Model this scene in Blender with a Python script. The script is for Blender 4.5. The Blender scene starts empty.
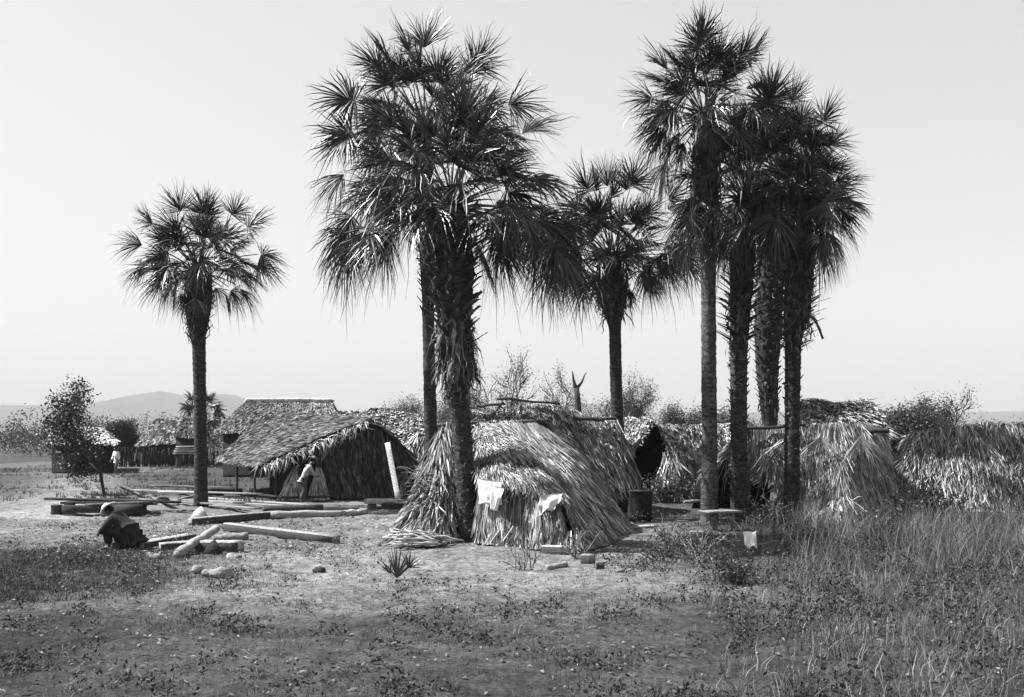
import bpy, math, random
import numpy as np
from mathutils import Vector, noise as mnoise

rng = np.random.default_rng(7)
random.seed(7)
F = 1000.0; CX = 512.0; HY = 432.0; EYE = 2.6
scene = bpy.context.scene
COL = scene.collection

def P(px, py, Y):
    "point at distance Y metres seen at photo pixel (px, py)"
    return np.array([(px - CX) * Y / F, Y, EYE - (py - HY) * Y / F])

def G(px, py):
    "ground point seen at photo pixel"
    Y = EYE * F / (py - HY)
    return np.array([(px - CX) * Y / F, Y, 0.0])

def A(*a): return np.array(a, float)
def unit(v):
    v = np.asarray(v, float)
    n = np.linalg.norm(v, axis=-1, keepdims=True)
    return v / np.maximum(n, 1e-9)

# ------------------------------------------------------------------ materials
MATS = {}
def nodes(name):
    m = bpy.data.materials.new(name); m.use_nodes = True
    nt = m.node_tree; nt.nodes.clear()
    MATS[name] = m
    return m, nt, nt.nodes.new, nt.links.new

def tone_mat(name, gain=1.0, rough=0.75, spec=0.25, nscale=9.0, namp=0.6, trans=0.0, bump=0.0, bscale=30.0, stretch=(1, 1, 1), coat=0.0):
    """albedo = per-face tone (a property of each straw, leaf or board; beam sides carry painted shade) x fine procedural variation"""
    m, nt, N, L = nodes(name)
    out = N('ShaderNodeOutputMaterial'); bs = N('ShaderNodeBsdfPrincipled')
    at = N('ShaderNodeAttribute'); at.attribute_name = 'tone'
    tc = N('ShaderNodeTexCoord'); mp = N('ShaderNodeMapping'); mp.inputs['Scale'].default_value = stretch
    L(tc.outputs['Object'], mp.inputs['Vector'])
    nz = N('ShaderNodeTexNoise'); nz.inputs['Scale'].default_value = nscale; nz.inputs['Detail'].default_value = 5
    L(mp.outputs['Vector'], nz.inputs['Vector'])
    mr = N('ShaderNodeMapRange'); mr.inputs['From Min'].default_value = 0.25; mr.inputs['From Max'].default_value = 0.75
    mr.inputs['To Min'].default_value = (1 - namp) * gain; mr.inputs['To Max'].default_value = (1 + namp) * gain
    L(nz.outputs['Fac'], mr.inputs['Value'])
    mu = N('ShaderNodeMath'); mu.operation = 'MULTIPLY'
    L(at.outputs['Fac'], mu.inputs[0]); L(mr.outputs['Result'], mu.inputs[1])
    L(mu.outputs[0], bs.inputs['Base Color'])
    bs.inputs['Roughness'].default_value = rough
    bs.inputs['Specular IOR Level'].default_value = spec
    if bump:
        n2 = N('ShaderNodeTexNoise'); n2.inputs['Scale'].default_value = bscale; n2.inputs['Detail'].default_value = 6
        L(mp.outputs['Vector'], n2.inputs['Vector'])
        b = N('ShaderNodeBump'); b.inputs['Strength'].default_value = bump; b.inputs['Distance'].default_value = 0.05
        L(n2.outputs['Fac'], b.inputs['Height']); L(b.outputs['Normal'], bs.inputs['Normal'])
    if trans:
        t = N('ShaderNodeBsdfTranslucent'); L(mu.outputs[0], t.inputs['Color'])
        mx = N('ShaderNodeMixShader'); mx.inputs[0].default_value = trans
        L(bs.outputs[0], mx.inputs[1]); L(t.outputs[0], mx.inputs[2]); L(mx.outputs[0], out.inputs['Surface'])
    else:
        L(bs.outputs[0], out.inputs['Surface'])
    return m

M_LEAF = tone_mat('palm_leaf', gain=0.6, rough=0.38, spec=0.5, nscale=3, namp=0.35, trans=0.12)
M_DEAD = tone_mat('dead_palm_leaf', gain=0.7, rough=0.6, spec=0.35, nscale=6, namp=0.4, trans=0.08)
M_TRUNK = tone_mat('palm_bark', gain=0.5, rough=0.9, spec=0.15, nscale=7, namp=0.55, bump=0.9, bscale=14, stretch=(1, 1, 3.2))
M_BOOT = tone_mat('leaf_base_bark', gain=0.55, rough=0.8, spec=0.25, nscale=8, namp=0.5, bump=0.5, bscale=25)
M_THATCH = tone_mat('palm_thatch', gain=0.7, rough=0.68, spec=0.28, nscale=4.0, namp=0.6)
M_SHELL = tone_mat('thatch_core', gain=0.4, rough=0.95, spec=0.05, nscale=12, namp=0.6, bump=0.8, bscale=20)
M_WOOD = tone_mat('weathered_wood', gain=0.62, rough=0.85, spec=0.15, nscale=11, namp=0.65, bump=0.8, bscale=22, stretch=(1, 3, 3))
M_BARK = tone_mat('tree_bark', gain=0.6, rough=0.9, spec=0.1, nscale=12, namp=0.5, bump=0.5)
M_BUSH = tone_mat('shrub_leaf', gain=0.7, rough=0.5, spec=0.35, nscale=3, namp=0.4, trans=0.2)
M_GRASS = tone_mat('grass_blade', gain=0.55, rough=0.6, spec=0.25, nscale=1.2, namp=0.45, trans=0.15)
M_CLOTH = tone_mat('cotton_cloth', gain=0.75, rough=0.95, spec=0.05, nscale=4, namp=0.1, bump=0.25, bscale=14)
M_SKIN = tone_mat('skin', rough=0.6, spec=0.3, nscale=10, namp=0.1)
M_HILL = tone_mat('hill_scrub', gain=0.8, rough=1.0, spec=0.0, nscale=0.01, namp=0.35)
M_STONE = tone_mat('stone', gain=0.45, rough=0.9, spec=0.2, nscale=9, namp=0.4, bump=0.5)

def ground_mat():
    m, nt, N, L = nodes('dry_earth')
    out = N('ShaderNodeOutputMaterial'); bs = N('ShaderNodeBsdfPrincipled')
    at = N('ShaderNodeAttribute'); at.attribute_name = 'tone'
    tc = N('ShaderNodeTexCoord')
    def noise(sc, det=6, ro=0.6):
        n = N('ShaderNodeTexNoise'); n.inputs['Scale'].default_value = sc; n.inputs['Detail'].default_value = det
        n.inputs['Roughness'].default_value = ro
        L(tc.outputs['Object'], n.inputs['Vector']); return n.outputs['Fac']
    def rng_(v, a, b, c, d):
        r = N('ShaderNodeMapRange'); r.inputs['From Min'].default_value = a; r.inputs['From Max'].default_value = b
        r.inputs['To Min'].default_value = c; r.inputs['To Max'].default_value = d; L(v, r.inputs['Value']); return r.outputs['Result']
    def mul(a, b):
        k = N('ShaderNodeMath'); k.operation = 'MULTIPLY'; L(a, k.inputs[0]); L(b, k.inputs[1]); return k.outputs[0]
    c = mul(at.outputs['Fac'], rng_(noise(0.55), 0.3, 0.7, 0.7, 1.3))
    c = mul(c, rng_(noise(3.1, 8, 0.7), 0.35, 0.65, 0.5, 1.4))
    c = mul(c, rng_(noise(14, 6, 0.75), 0.35, 0.65, 0.45, 1.5))
    vo = N('ShaderNodeTexVoronoi'); vo.inputs['Scale'].default_value = 6.5; L(tc.outputs['Object'], vo.inputs['Vector'])
    c = mul(c, rng_(vo.outputs['Distance'], 0.02, 0.16, 0.45, 1.0))
    L(c, bs.inputs['Base Color'])
    bs.inputs['Roughness'].default_value = 0.95; bs.inputs['Specular IOR Level'].default_value = 0.1
    b = N('ShaderNodeBump'); b.inputs['Strength'].default_value = 0.9; b.inputs['Distance'].default_value = 0.06
    L(noise(9, 8, 0.7), b.inputs['Height']); L(b.outputs['Normal'], bs.inputs['Normal'])
    L(bs.outputs[0], out.inputs['Surface'])
    return m
M_GROUND = ground_mat()

# ------------------------------------------------------------------ mesh collector
class MB:
    def __init__(s): s.v = []; s.f = []; s.t = []; s.n = 0
    def add(s, verts, faces, tone):
        verts = np.asarray(verts, float).reshape(-1, 3); faces = np.asarray(faces, int)
        s.v.append(verts); s.f.append(faces + s.n)
        t = np.asarray(tone, float)
        s.t.append(np.full(len(faces), float(t)) if t.ndim == 0 else t)
        s.n += len(verts)
    def strips(s, C, W, S, tone):
        "C (n,k,3) centre lines, W (n,k) full widths, S (n,3) or (n,k,3) side vectors"
        n, k, _ = C.shape
        if S.ndim == 2: S = S[:, None, :]
        h = (W[..., None] * 0.5) * S
        V = np.stack([C - h, C + h], axis=2)          # n,k,2,3
        idx = np.arange(n * k * 2).reshape(n, k, 2)
        Q = np.stack([idx[:, :-1, 0], idx[:, :-1, 1], idx[:, 1:, 1], idx[:, 1:, 0]], -1).reshape(-1, 4)
        t = np.repeat(np.asarray(tone, float) * np.ones(n), k - 1)
        s.add(V.reshape(-1, 3), Q, t)
    def tube(s, pts, rad, sides=8, tone=0.2, cap=True, jit=0.0):
        pts = np.asarray(pts, float); k = len(pts)
        rad = np.asarray(rad, float) * np.ones(k)
        d = np.gradient(pts, axis=0) if k > 2 else np.repeat((pts[1] - pts[0])[None], 2, 0)
        d = unit(d)
        ref = A(0, 0, 1) if abs(d[0][2]) < 0.8 else A(0, 1, 0)
        a = unit(np.cross(d, ref)); b = np.cross(d, a)
        th = np.linspace(0, 2 * np.pi, sides, endpoint=False)
        rr = rad[:, None] * (1 + (rng.normal(0, jit, (k, sides)) if jit else 0))
        V = pts[:, None] + rr[..., None] * (np.cos(th)[None, :, None] * a[:, None] + np.sin(th)[None, :, None] * b[:, None])
        i = np.arange(k * sides).reshape(k, sides); j = np.roll(i, -1, 1)
        Q = np.stack([i[:-1], j[:-1], j[1:], i[1:]], -1).reshape(-1, 4)
        base = s.n
        s.add(V, Q, tone)
        if cap:
            tt = float(np.mean(tone))
            s.f.append(np.array([i[0][::-1] + base])); s.t.append(np.array([tt]))
            s.f.append(np.array([i[-1] + base])); s.t.append(np.array([tt]))
    def beam(s, a, b, w, h, tone=0.3, up=(0, 0, 1), ch=0.12, k=7, jit=0.012, endtone=None, side=None):
        "squared timber from a to b: chamfered, slightly irregular section"
        a = np.asarray(a, float); b = np.asarray(b, float)
        d = unit(b - a); up = np.asarray(up, float)
        r = unit(np.cross(d, up)); u = np.cross(r, d)
        c = ch * min(w, h)
        x = w / 2; y = h / 2
        sec = [(-x + c, -y), (x - c, -y), (x, -y + c), (x, y - c), (x - c, y), (-x + c, y), (-x, y - c), (-x, -y + c)]
        t = np.linspace(0, 1, k)
        V = np.array([[a + (b - a) * q + r * p0 + u * p1 for p0, p1 in sec] for q in t])
        V += rng.normal(0, jit * min(w, h) * 3, V.shape) * 0.35
        i = np.arange(k * 8).reshape(k, 8); j = np.roll(i, -1, 1)
        Q = np.stack([i[:-1], j[:-1], j[1:], i[1:]], -1).reshape(-1, 4)
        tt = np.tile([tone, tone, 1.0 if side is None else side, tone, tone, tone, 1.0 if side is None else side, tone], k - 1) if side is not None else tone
        base = s.n; s.add(V, Q, tt)
        e = tone if endtone is None else endtone
        s.f.append(np.array([i[0][::-1] + base])); s.t.append(np.array([e]))
        s.f.append(np.array([i[-1] + base])); s.t.append(np.array([e]))
    def grid(s, Pg, tone, flip=False):
        Pg = np.asarray(Pg, float); n, k, _ = Pg.shape
        i = np.arange(n * k).reshape(n, k)
        Q = np.stack([i[:-1, :-1], i[1:, :-1], i[1:, 1:], i[:-1, 1:]], -1).reshape(-1, 4)
        if flip: Q = Q[:, ::-1]
        s.add(Pg, Q, tone)
    def slab(s, Pg, off, tone):
        "a sheet with thickness: top grid, bottom grid offset, rim"
        Pg = np.asarray(Pg, float); n, k, _ = Pg.shape
        B = Pg + off
        V = np.concatenate([Pg.reshape(-1, 3), B.reshape(-1, 3)])
        i = np.arange(n * k).reshape(n, k); m = n * k
        Q = np.stack([i[:-1, :-1], i[1:, :-1], i[1:, 1:], i[:-1, 1:]], -1).reshape(-1, 4)
        R = [Q, Q[:, ::-1] + m]
        for e in (i[0], i[-1], i[:, 0], i[:, -1]):
            R.append(np.stack([e[:-1], e[1:], e[1:] + m, e[:-1] + m], -1))
        s.add(V, np.concatenate(R), tone)
    def blob(s, c, r, tone, seed=0, amp=0.25, nu=12, nv=8):
        c = np.asarray(c, float); r = np.asarray(r, float)
        rows = []
        for iv in range(nv + 1):
            ph = math.pi * iv / nv; row = []
            for iu in range(nu + 1):
                th = 2 * math.pi * (iu % nu) / nu
                d = Vector((math.sin(ph) * math.cos(th), math.sin(ph) * math.sin(th), math.cos(ph)))
                q = 1 + amp * mnoise.noise(d * 1.7 + Vector((seed * 3.1, 0, 0)))
                row.append(c + r * np.array(d) * q)
            rows.append(row)
        s.grid(rows, tone)

def build(name, mb, mat, parent=None, loc=None, smooth=False):
    """link one mesh object; geometry was given in world space. parent: an object made here"""
    V = np.concatenate(mb.v)
    if parent is not None: org = ORG[parent.name]
    elif loc is not None: org = np.asarray(loc, float)
    else: org = np.zeros(3)
    V = V - org
    me = bpy.data.meshes.new(name)
    nf = sum(len(f) for f in mb.f); nl = sum(f.size for f in mb.f)
    me.vertices.add(len(V)); me.vertices.foreach_set('co', V.ravel())
    me.loops.add(nl); me.polygons.add(nf)
    me.loops.foreach_set('vertex_index', np.concatenate([f.ravel() for f in mb.f]))
    sizes = np.concatenate([np.full(len(f), f.shape[1]) for f in mb.f])
    starts = np.concatenate([[0], np.cumsum(sizes)[:-1]])
    me.polygons.foreach_set('loop_start', starts)
    at = me.attributes.new('tone', 'FLOAT', 'FACE')
    at.data.foreach_set('value', np.concatenate(mb.t))
    if smooth: me.polygons.foreach_set('use_smooth', np.ones(nf, bool))
    me.update(calc_edges=True); me.validate()
    me.materials.append(mat)
    o = bpy.data.objects.new(name, me); COL.objects.link(o)
    ORG[o.name] = org
    if parent is not None: o.parent = parent
    else: o.location = org
    return o
ORG = {}

def tag(o, label, cat, group=None, kind=None):
    o['label'] = label
    if cat: o['category'] = cat
    if group: o['group'] = group
    if kind: o['kind'] = kind
    return o

def thing(name, label, cat, loc, group=None):
    o = bpy.data.objects.new(name, None); COL.objects.link(o)
    o.empty_display_size = 0.3
    o.location = loc; ORG[o.name] = np.asarray(loc, float)
    return tag(o, label, cat, group)

def structure(o, label=None):
    o['kind'] = 'structure'
    if label: o['label'] = label
    return o

# ------------------------------------------------------------------ camera, sky, sun
SUN_AZ_X, SUN_AZ_Y, SUN_EL = -1.0, 0.15, math.radians(51)
cam = bpy.data.cameras.new('camera'); co = bpy.data.objects.new('camera', cam); COL.objects.link(co)
co.location = (0, 0, EYE); co.rotation_euler = (math.radians(90), 0, 0)
cam.sensor_width = 36; cam.lens = 36 * F / 1024
cam.shift_y = (HY - 348.5) / 1024
cam.clip_start = 0.1; cam.clip_end = 20000
scene.camera = co

w = bpy.data.worlds.new('World'); scene.world = w; w.use_nodes = True
nt = w.node_tree; nt.nodes.clear()
sky = nt.nodes.new('ShaderNodeTexSky'); sky.sky_type = 'NISHITA'; sky.sun_disc = False
az = math.atan2(SUN_AZ_X, SUN_AZ_Y)          # compass style: 0 = +Y, clockwise to +X
sky.sun_elevation = SUN_EL; sky.sun_rotation = az
sky.air_density = 1.0; sky.dust_density = 0.6; sky.ozone_density = 1.0
bw = nt.nodes.new('ShaderNodeSeparateColor')   # black-and-white plate: blue-sensitive emulsion
bg = nt.nodes.new('ShaderNodeBackground'); bg.inputs['Strength'].default_value = SKY = 0.066
wo = nt.nodes.new('ShaderNodeOutputWorld')
nt.links.new(sky.outputs[0], bw.inputs[0]); pw = nt.nodes.new('ShaderNodeMath'); pw.operation = 'POWER'; pw.inputs[1].default_value = 0.5    # the plate's compressed response to blue sky
sc_ = nt.nodes.new('ShaderNodeMath'); sc_.operation = 'MULTIPLY'; sc_.inputs[1].default_value = 1.93
nt.links.new(bw.outputs[2], pw.inputs[0]); nt.links.new(pw.outputs[0], sc_.inputs[0]); nt.links.new(sc_.outputs[0], bg.inputs['Color'])
nt.links.new(bg.outputs[0], wo.inputs[0])

sl = bpy.data.lights.new('sun', 'SUN'); sl.energy = 5.0; sl.angle = math.radians(0.5); sl.color = (1, 1, 1)
so = bpy.data.objects.new('sun', sl); COL.objects.link(so)
sd = Vector((SUN_AZ_X, SUN_AZ_Y, 0)).normalized() * math.cos(SUN_EL) + Vector((0, 0, math.sin(SUN_EL)))
so.rotation_euler = sd.to_track_quat('Z', 'Y').to_euler()
so.location = (-30, -5, 40)
vs = scene.view_settings
scene.display_settings.display_device = 'sRGB'
vs.view_transform = 'Standard'; vs.look = 'None'; vs.gamma = 1; vs.use_curve_mapping = False; vs.exposure = 1.55

# ------------------------------------------------------------------ ground and hills
def fbm(x, y, s=1.0, o=4):
    return mnoise.fractal(Vector((x * s, y * s, 3.3)), 1.0, 2.0, o)

def gz(x, y):
    if y > 90: return 0.0
    return 0.07 * fbm(x, y, 0.25) + 0.045 * fbm(x, y, 1.3) + 0.018 * fbm(x, y, 3.6, 3)

def sm(a, b, x):
    t = min(1, max(0, (x - a) / (b - a))); return t * t * (3 - 2 * t)

def ground():
    ys = np.concatenate([np.arange(-8, 6, 1.0), np.arange(6, 32, 0.16), np.arange(32, 60, 0.6), np.geomspace(60, 7000, 26)])
    mb = MB()
    xs_ = np.concatenate([-np.geomspace(7000, 32, 20), np.arange(-30, -16, 0.8), np.arange(-16, 16, 0.16), np.arange(16, 31, 0.8), np.geomspace(32, 7000, 20)])
    g = np.zeros((len(xs_), len(ys), 3)); T = np.zeros((len(xs_), len(ys)))
    for i, x in enumerate(xs_):
        for j, y in enumerate(ys):
            g[i, j] = (x, y, gz(x, y) if abs(x) < 60 else 0)
            px = CX + x / max(y, 3) * F
            n = fbm(x, y, 0.35)
            # bare trodden yard in the middle, weedy dark turf to the left front and right
            bare = max(sm(-8.0, -5.0, x + 1.5 * n), .75 * sm(22.0, 24.5, y + n)) * (1 - sm(2.0, 6.5, x + 2 * n)) * (1 - sm(34, 44, y))
            bare *= sm(13.5, 17.0, y + .8 * n); t = 0.045 + 0.095 * bare
            t -= 0.02 * (1 - sm(20.5, 23.0, y + n)) * (1 - sm(-6, -3.5, x))
            # old track winding off at far left
            tx = -17.5 - 4.0 * math.sin((y - 40) / 22.0) - (y - 40) * 0.25
            if 30 < y < 90: t += 0.10 * math.exp(-((x - tx) / 2.2) ** 2)
            T[i, j] = max(0.025, t * (1 + 0.2 * n))
    mb.grid(g, 0.0)
    Tf = (T[:-1, :-1] + T[1:, 1:]) / 2
    mb.t = [Tf.reshape(-1)]
    return structure(build('ground', mb, M_GROUND, smooth=True), 'dry trodden earth yard with patches of turf')
ground()

def hills():
    prof = [(-1500, 414), (-600, 404), (-200, 399), (20, 404), (70, 405), (108, 400), (135, 393), (163, 390), (185, 395), (205, 395), (228, 391), (245, 398), (275, 408), (320, 410), (420, 411), (520, 408), (570, 401), (610, 405), (640, 411), (700, 413), (820, 410), (900, 413), (1100, 408), (1500, 402), (2600, 410)]
    pxs = np.array([p[0] for p in prof]); pys = np.array([p[1] for p in prof])
    mb = MB(); D = 4200.0
    us = np.linspace(-1500, 2600, 240); ds = np.linspace(-1, 1, 28)
    g = np.zeros((len(us), len(ds), 3))
    for i, u in enumerate(us):
        H = EYE + (HY - np.interp(u, pxs, pys)) * D / F
        for j, d in enumerate(ds):
            y = D + d * 1300
            x = (u - CX) * D / F
            k = max(0, 1 - abs(d)) ** 1.15
            rug = 1 + 0.28 * fbm(x / 420.0, y / 420.0, 1.0, 5) * min(1, abs(d) * 3)
            g[i, j] = (x, y, H * k * rug - (8 if abs(d) > 0.98 else 0))
    mb.grid(g, 0.09)
    structure(build('hills', mb, M_HILL, smooth=True), 'low pale hills fading into haze along the horizon')
hills()

def haze():
    m, nt, N, L = nodes('air_haze')
    out = N('ShaderNodeOutputMaterial'); v = N('ShaderNodeVolumePrincipled')
    v.inputs['Color'].default_value = (0.55, 0.55, 0.55, 1); v.inputs['Density'].default_value = 0.85 / 4200
    v.inputs['Anisotropy'].default_value = 0.0
    L(v.outputs[0], out.inputs['Volume'])
    mb = MB()
    x0, x1, y0, y1, z0, z1 = -9000, 11500, -60, 7600, -12, 260
    V = [(x, y, z) for x in (x0, x1) for y in (y0, y1) for z in (z0, z1)]
    mb.add(V, [(0, 1, 3, 2), (4, 6, 7, 5), (0, 4, 5, 1), (2, 3, 7, 6), (0, 2, 6, 4), (1, 5, 7, 3)], 0.9)
    o = build('haze', mb, m); tag(o, 'thin pale haze in the air over the village', None, kind='stuff')
HAZE = True
if HAZE: haze()

# ------------------------------------------------------------------ palms
def path_interp(pts, n):
    pts = np.asarray(pts, float)
    s = np.concatenate([[0], np.cumsum(np.linalg.norm(np.diff(pts[:, :3], axis=0), axis=1))])
    t = np.linspace(0, s[-1], n)
    return np.stack([np.interp(t, s, pts[:, i]) for i in range(pts.shape[1])], 1), t

def fan_leaf(mb, hub, axis, normal, R, droop=0.35, nseg=34, span=2.0, fold=0.25, tone=0.04, ragged=0.10, k=6):
    tone = tone * rng.choice([.6, .8, 1, 1, 1.4, 2.4]); ragged = ragged * rng.uniform(.7, 2.0)
    axis = unit(axis); normal = unit(normal - axis * np.dot(normal, axis)); side = np.cross(normal, axis)
    th = np.linspace(-span, span, nseg) + rng.normal(0, 0.03, nseg)
    ln = R * (0.62 + 0.38 * np.cos(th / 2) ** 1.2) * (1 + rng.normal(0, ragged, nseg))
    costa = 0.36 * R * np.maximum(0, np.cos(th * 0.62))            # segments start along a short curved midrib
    start = hub + axis * costa[:, None] * 0.8
    d = np.cos(th)[:, None] * axis + np.sin(th)[:, None] * side + (fold * np.abs(np.sin(th)) - 0.05)[:, None] * normal
    d = unit(d)
    t = np.linspace(0, 1, k)
    C = start[:, None] + d[:, None] * (ln[:, None] * t[None])[..., None]
    dr = 0.58 * droop * R * (t ** 2.6)[None] * (0.5 + 1.0 * rng.random(nseg))[:, None]
    C[..., 2] -= dr
    C += normal * (-0.10 * R * (t ** 2))[None, :, None]
    brk = rng.random(nseg) < .07                                   # a few snapped segments hang down
    C[brk, 3:, 2] -= (0.22 * R * np.arange(1, k - 2))[None, :] ** 1.0
    C[:, 2:] += rng.normal(0, 0.022 * R, (nseg, k - 2, 3)) * np.linspace(0.4, 1.6, k - 2)[None, :, None]
    wid = 2 * span / nseg * R * 0.62
    prof = np.interp(t, [0, 0.2, 0.45, 0.75, 1], [0.35, 0.7, 1.0, 0.5, 0.06])
    W = wid * prof[None] * (0.8 + 0.4 * rng.random(nseg))[:, None]
    sv = unit(np.cross(normal, d))
    pl = np.where(np.arange(nseg) % 2 == 0, 1, -1) * 0.6 + rng.normal(0, 0.35, nseg)
    S = np.cos(pl)[:, None] * sv + np.sin(pl)[:, None] * normal
    mb.strips(C, W, unit(S), tone * (0.75 + 0.5 * rng.random(nseg)))

def petiole(mb, a, b, sag, r=0.02, tone=0.09):
    t = np.linspace(0, 1, 5)[:, None]
    p = a + (b - a) * t; p[:, 2] += sag * 4 * (t * (1 - t))[:, 0]
    mb.tube(p, np.linspace(r * 1.5, r * 0.7, 5), 4, tone, cap=False)

def palm(label, D, spine, hubs, nrand, Lp, R, boots=None, seed=1, el_range=(80, -14), group='tall fan palms', name='fan_palm',
         nseg=54, skirt=0, fibre=0, shreds=(), bark=0.075, trunk_sides=18, dead=None, boot_len=0.34, boot_out=0.5, leaf_tone=0.032, yoff=None, bootn=16, heart=None):
    global rng
    rng = np.random.default_rng(seed)
    pts = []
    for (px, py, wd) in spine:
        p = P(px, py, D); pts.append([*p, wd * D / F / 2])
    pts[0][2] = -0.12
    root = thing(name, label, 'palm tree', (pts[0][0], D, 0), group)
    q, s = path_interp(pts, 190)
    # trunk
    tb = MB(); k = len(q); sides = trunk_sides
    th = np.linspace(0, 2 * np.pi, sides, endpoint=False)
    ring = 1 + 0.010 * np.sin(s * 2 * np.pi / 0.21 + rng.random() * 6) + rng.normal(0, 0.022, k)
    rad = q[:, 3][:, None] * ring[:, None] * (1 + rng.normal(0, 0.022, (k, sides)))
    flare = 1 + 0.22 * np.exp(-s / 0.28); rad *= flare[:, None]
    V = q[:, None, :3] + np.stack([np.cos(th)[None] * rad, np.sin(th)[None] * rad, np.zeros_like(rad)], -1)
    i = np.arange(k * sides).reshape(k, sides); j = np.roll(i, -1, 1)
    tn = np.repeat(bark * (0.75 + 0.5 * rng.random(k - 1)), sides) * (0.6 + 0.8 * rng.random((k - 1) * sides))
    tb.add(V, np.stack([i[:-1], j[:-1], j[1:], i[1:]], -1).reshape(-1, 4), tn)
    tb.f.append(np.array([i[-1]])); tb.t.append(np.array([bark]))
    build('trunk', tb, M_TRUNK, root)
    hrt = q[-1, :3].copy() if heart is None else P(heart[0], heart[1], D)
    # leaf bases (boots) crowding the upper trunk
    if boots:
        bb = MB()
        for (y0, y1, step, out, ln) in boots:
            z0 = P(0, y0, D)[2]; z1 = P(0, y1, D)[2]
            z = z0; a = rng.random() * 6
            while z < z1:
                c = np.array([np.interp(z, q[:, 2], q[:, ii]) for ii in range(4)])
                a += 2.39996
                dirr = A(math.cos(a), math.sin(a), 0); tang = A(-math.sin(a), math.cos(a), 0) * (1 if rng.random() < 0.5 else -1)
                r = c[3]; L_ = ln * (0.7 + 0.6 * rng.random()); o_ = out * (0.6 + 0.8 * rng.random())
                p0 = c[:3] + dirr * r * 0.55
                upv = unit(A(0, 0, 1) + dirr * o_ + tang * 0.25 * rng.normal())
                tt = np.linspace(0, 1, 4)
                cc = p0 + dirr * r * 0.42 * np.sqrt(tt)[:, None] + upv * (L_ * tt)[:, None] + dirr * (0.35 * o_ * L_ * tt ** 2)[:, None]
                wv = np.interp(tt, [0, 0.6, 1], [0.20, 0.13, 0.07 + 0.05 * rng.random()]) * (r / 0.3) ** 0.4
                # a thick wedge: front and back faces
                sd = unit(np.cross(dirr, A(0, 0, 1)) + 0.3 * tang)
                th_ = 0.028 * (1 - 0.5 * tt)[:, None] * dirr
                f1 = np.stack([cc - sd * wv[:, None] / 2, cc + th_ * 1.3, cc + sd * wv[:, None] / 2, cc - th_], 1)
                n_ = s_ = 4; ii = np.arange(16).reshape(4, 4); jj = np.roll(ii, -1, 1)
                bb.add(f1, np.concatenate([np.stack([ii[:-1], jj[:-1], jj[1:], ii[1:]], -1).reshape(-1, 4), ii[-1:][:, ::1]]), 0.045 + 0.12 * rng.random() ** 1.6)
                z += step * (0.6 + 0.8 * rng.random())
        build('leaf_bases', bb, M_BOOT, root)
    # crown
    cb = MB()
    def one(hub, axis, normal, RR, drp, tone):
        pv = hub - hrt
        petiole(cb, hrt + A(rng.normal(0, .1), rng.normal(0, .1), -0.1), hub, 0.06 * np.linalg.norm(pv))
        fan_leaf(cb, hub, axis, normal, RR, drp, nseg, fold=0.15 + 0.3 * rng.random(), tone=tone, span=rng.choice([.95, 1.2, 1.45, 1.75]) + 0.15 * rng.random())
    for h in hubs:
        px, py = h[0], h[1]; sc = h[2] if len(h) > 2 else 1.0; drp = h[3] if len(h) > 3 else 0.3
        dy = h[4] if len(h) > 4 else rng.uniform(-0.9, 0.3)
        hub = P(px, py, D + dy)
        ax = unit(unit(hub - hrt) + A(0, 0, -0.9 * drp))
        nrm = unit(A(rng.normal(0, .6), -0.8, 0.6 + rng.normal(0, .45)))
        one(hub, ax, nrm, R * sc, drp, leaf_tone)
        for _ in range(1):
            h2 = hrt + (hub - hrt) * rng.uniform(.62, .97) + rng.normal(0, .22, 3) + A(0, rng.uniform(-.5, .9), 0)
            one(h2, unit(unit(h2 - hrt) + A(0, 0, -1.1 * drp) + rng.normal(0, .15, 3)), unit(nrm + rng.normal(0, .6, 3)), R * sc * rng.uniform(.85, 1.0), drp * 1.1, leaf_tone * .9)
    for ii in range(nrand):
        f = (ii + 0.5) / nrand
        el = math.radians(el_range[0] + (el_range[1] - el_range[0]) * f ** 0.85) + rng.normal(0, 0.1)
        a = ii * 2.39996 + rng.normal(0, 0.2)
        dd = A(math.cos(a) * math.cos(el), math.sin(a) * math.cos(el), math.sin(el))
        hub = hrt + dd * Lp * rng.uniform(0.75, 1.1); hub[2] -= 0.25 * Lp * f ** 2
        drp = 0.12 + 0.5 * f
        ax = unit(dd + A(0, 0, -0.9 * f))
        nrm = unit(np.cross(np.cross(ax, A(0, 0, 1)), ax) + rng.normal(0, 0.45, 3)) if abs(ax[2]) < 0.95 else unit(A(-dd[0], -1, 0.2))
        one(hub, ax, nrm, R * rng.uniform(0.82, 1.08), drp, leaf_tone)
    if fibre:
        n = fibre; k = 7
        d = unit(rng.normal(0, 1, (n, 3)) * A(1, 1, 0.7)); r0 = rng.uniform(0.6, 1.0, n) * (Lp + 0.45 * R)
        st = hrt + d * r0[:, None] * A(1, 1, 0.9)
        C = np.zeros((n, k, 3)); C[:, 0] = st; v = unit(d + rng.normal(0, 0.5, (n, 3)))
        for kk in range(1, k):
            v = unit(v + rng.normal(0, 0.45, (n, 3)) + A(0, 0, -0.12)); C[:, kk] = C[:, kk - 1] + v * rng.uniform(0.06, 0.14, n)[:, None]
        cb.strips(C, np.full((n, k), 0.014), unit(rng.normal(0, 1, (n, 3))), 0.05)
    build('crown', cb, M_LEAF, root)
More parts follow.
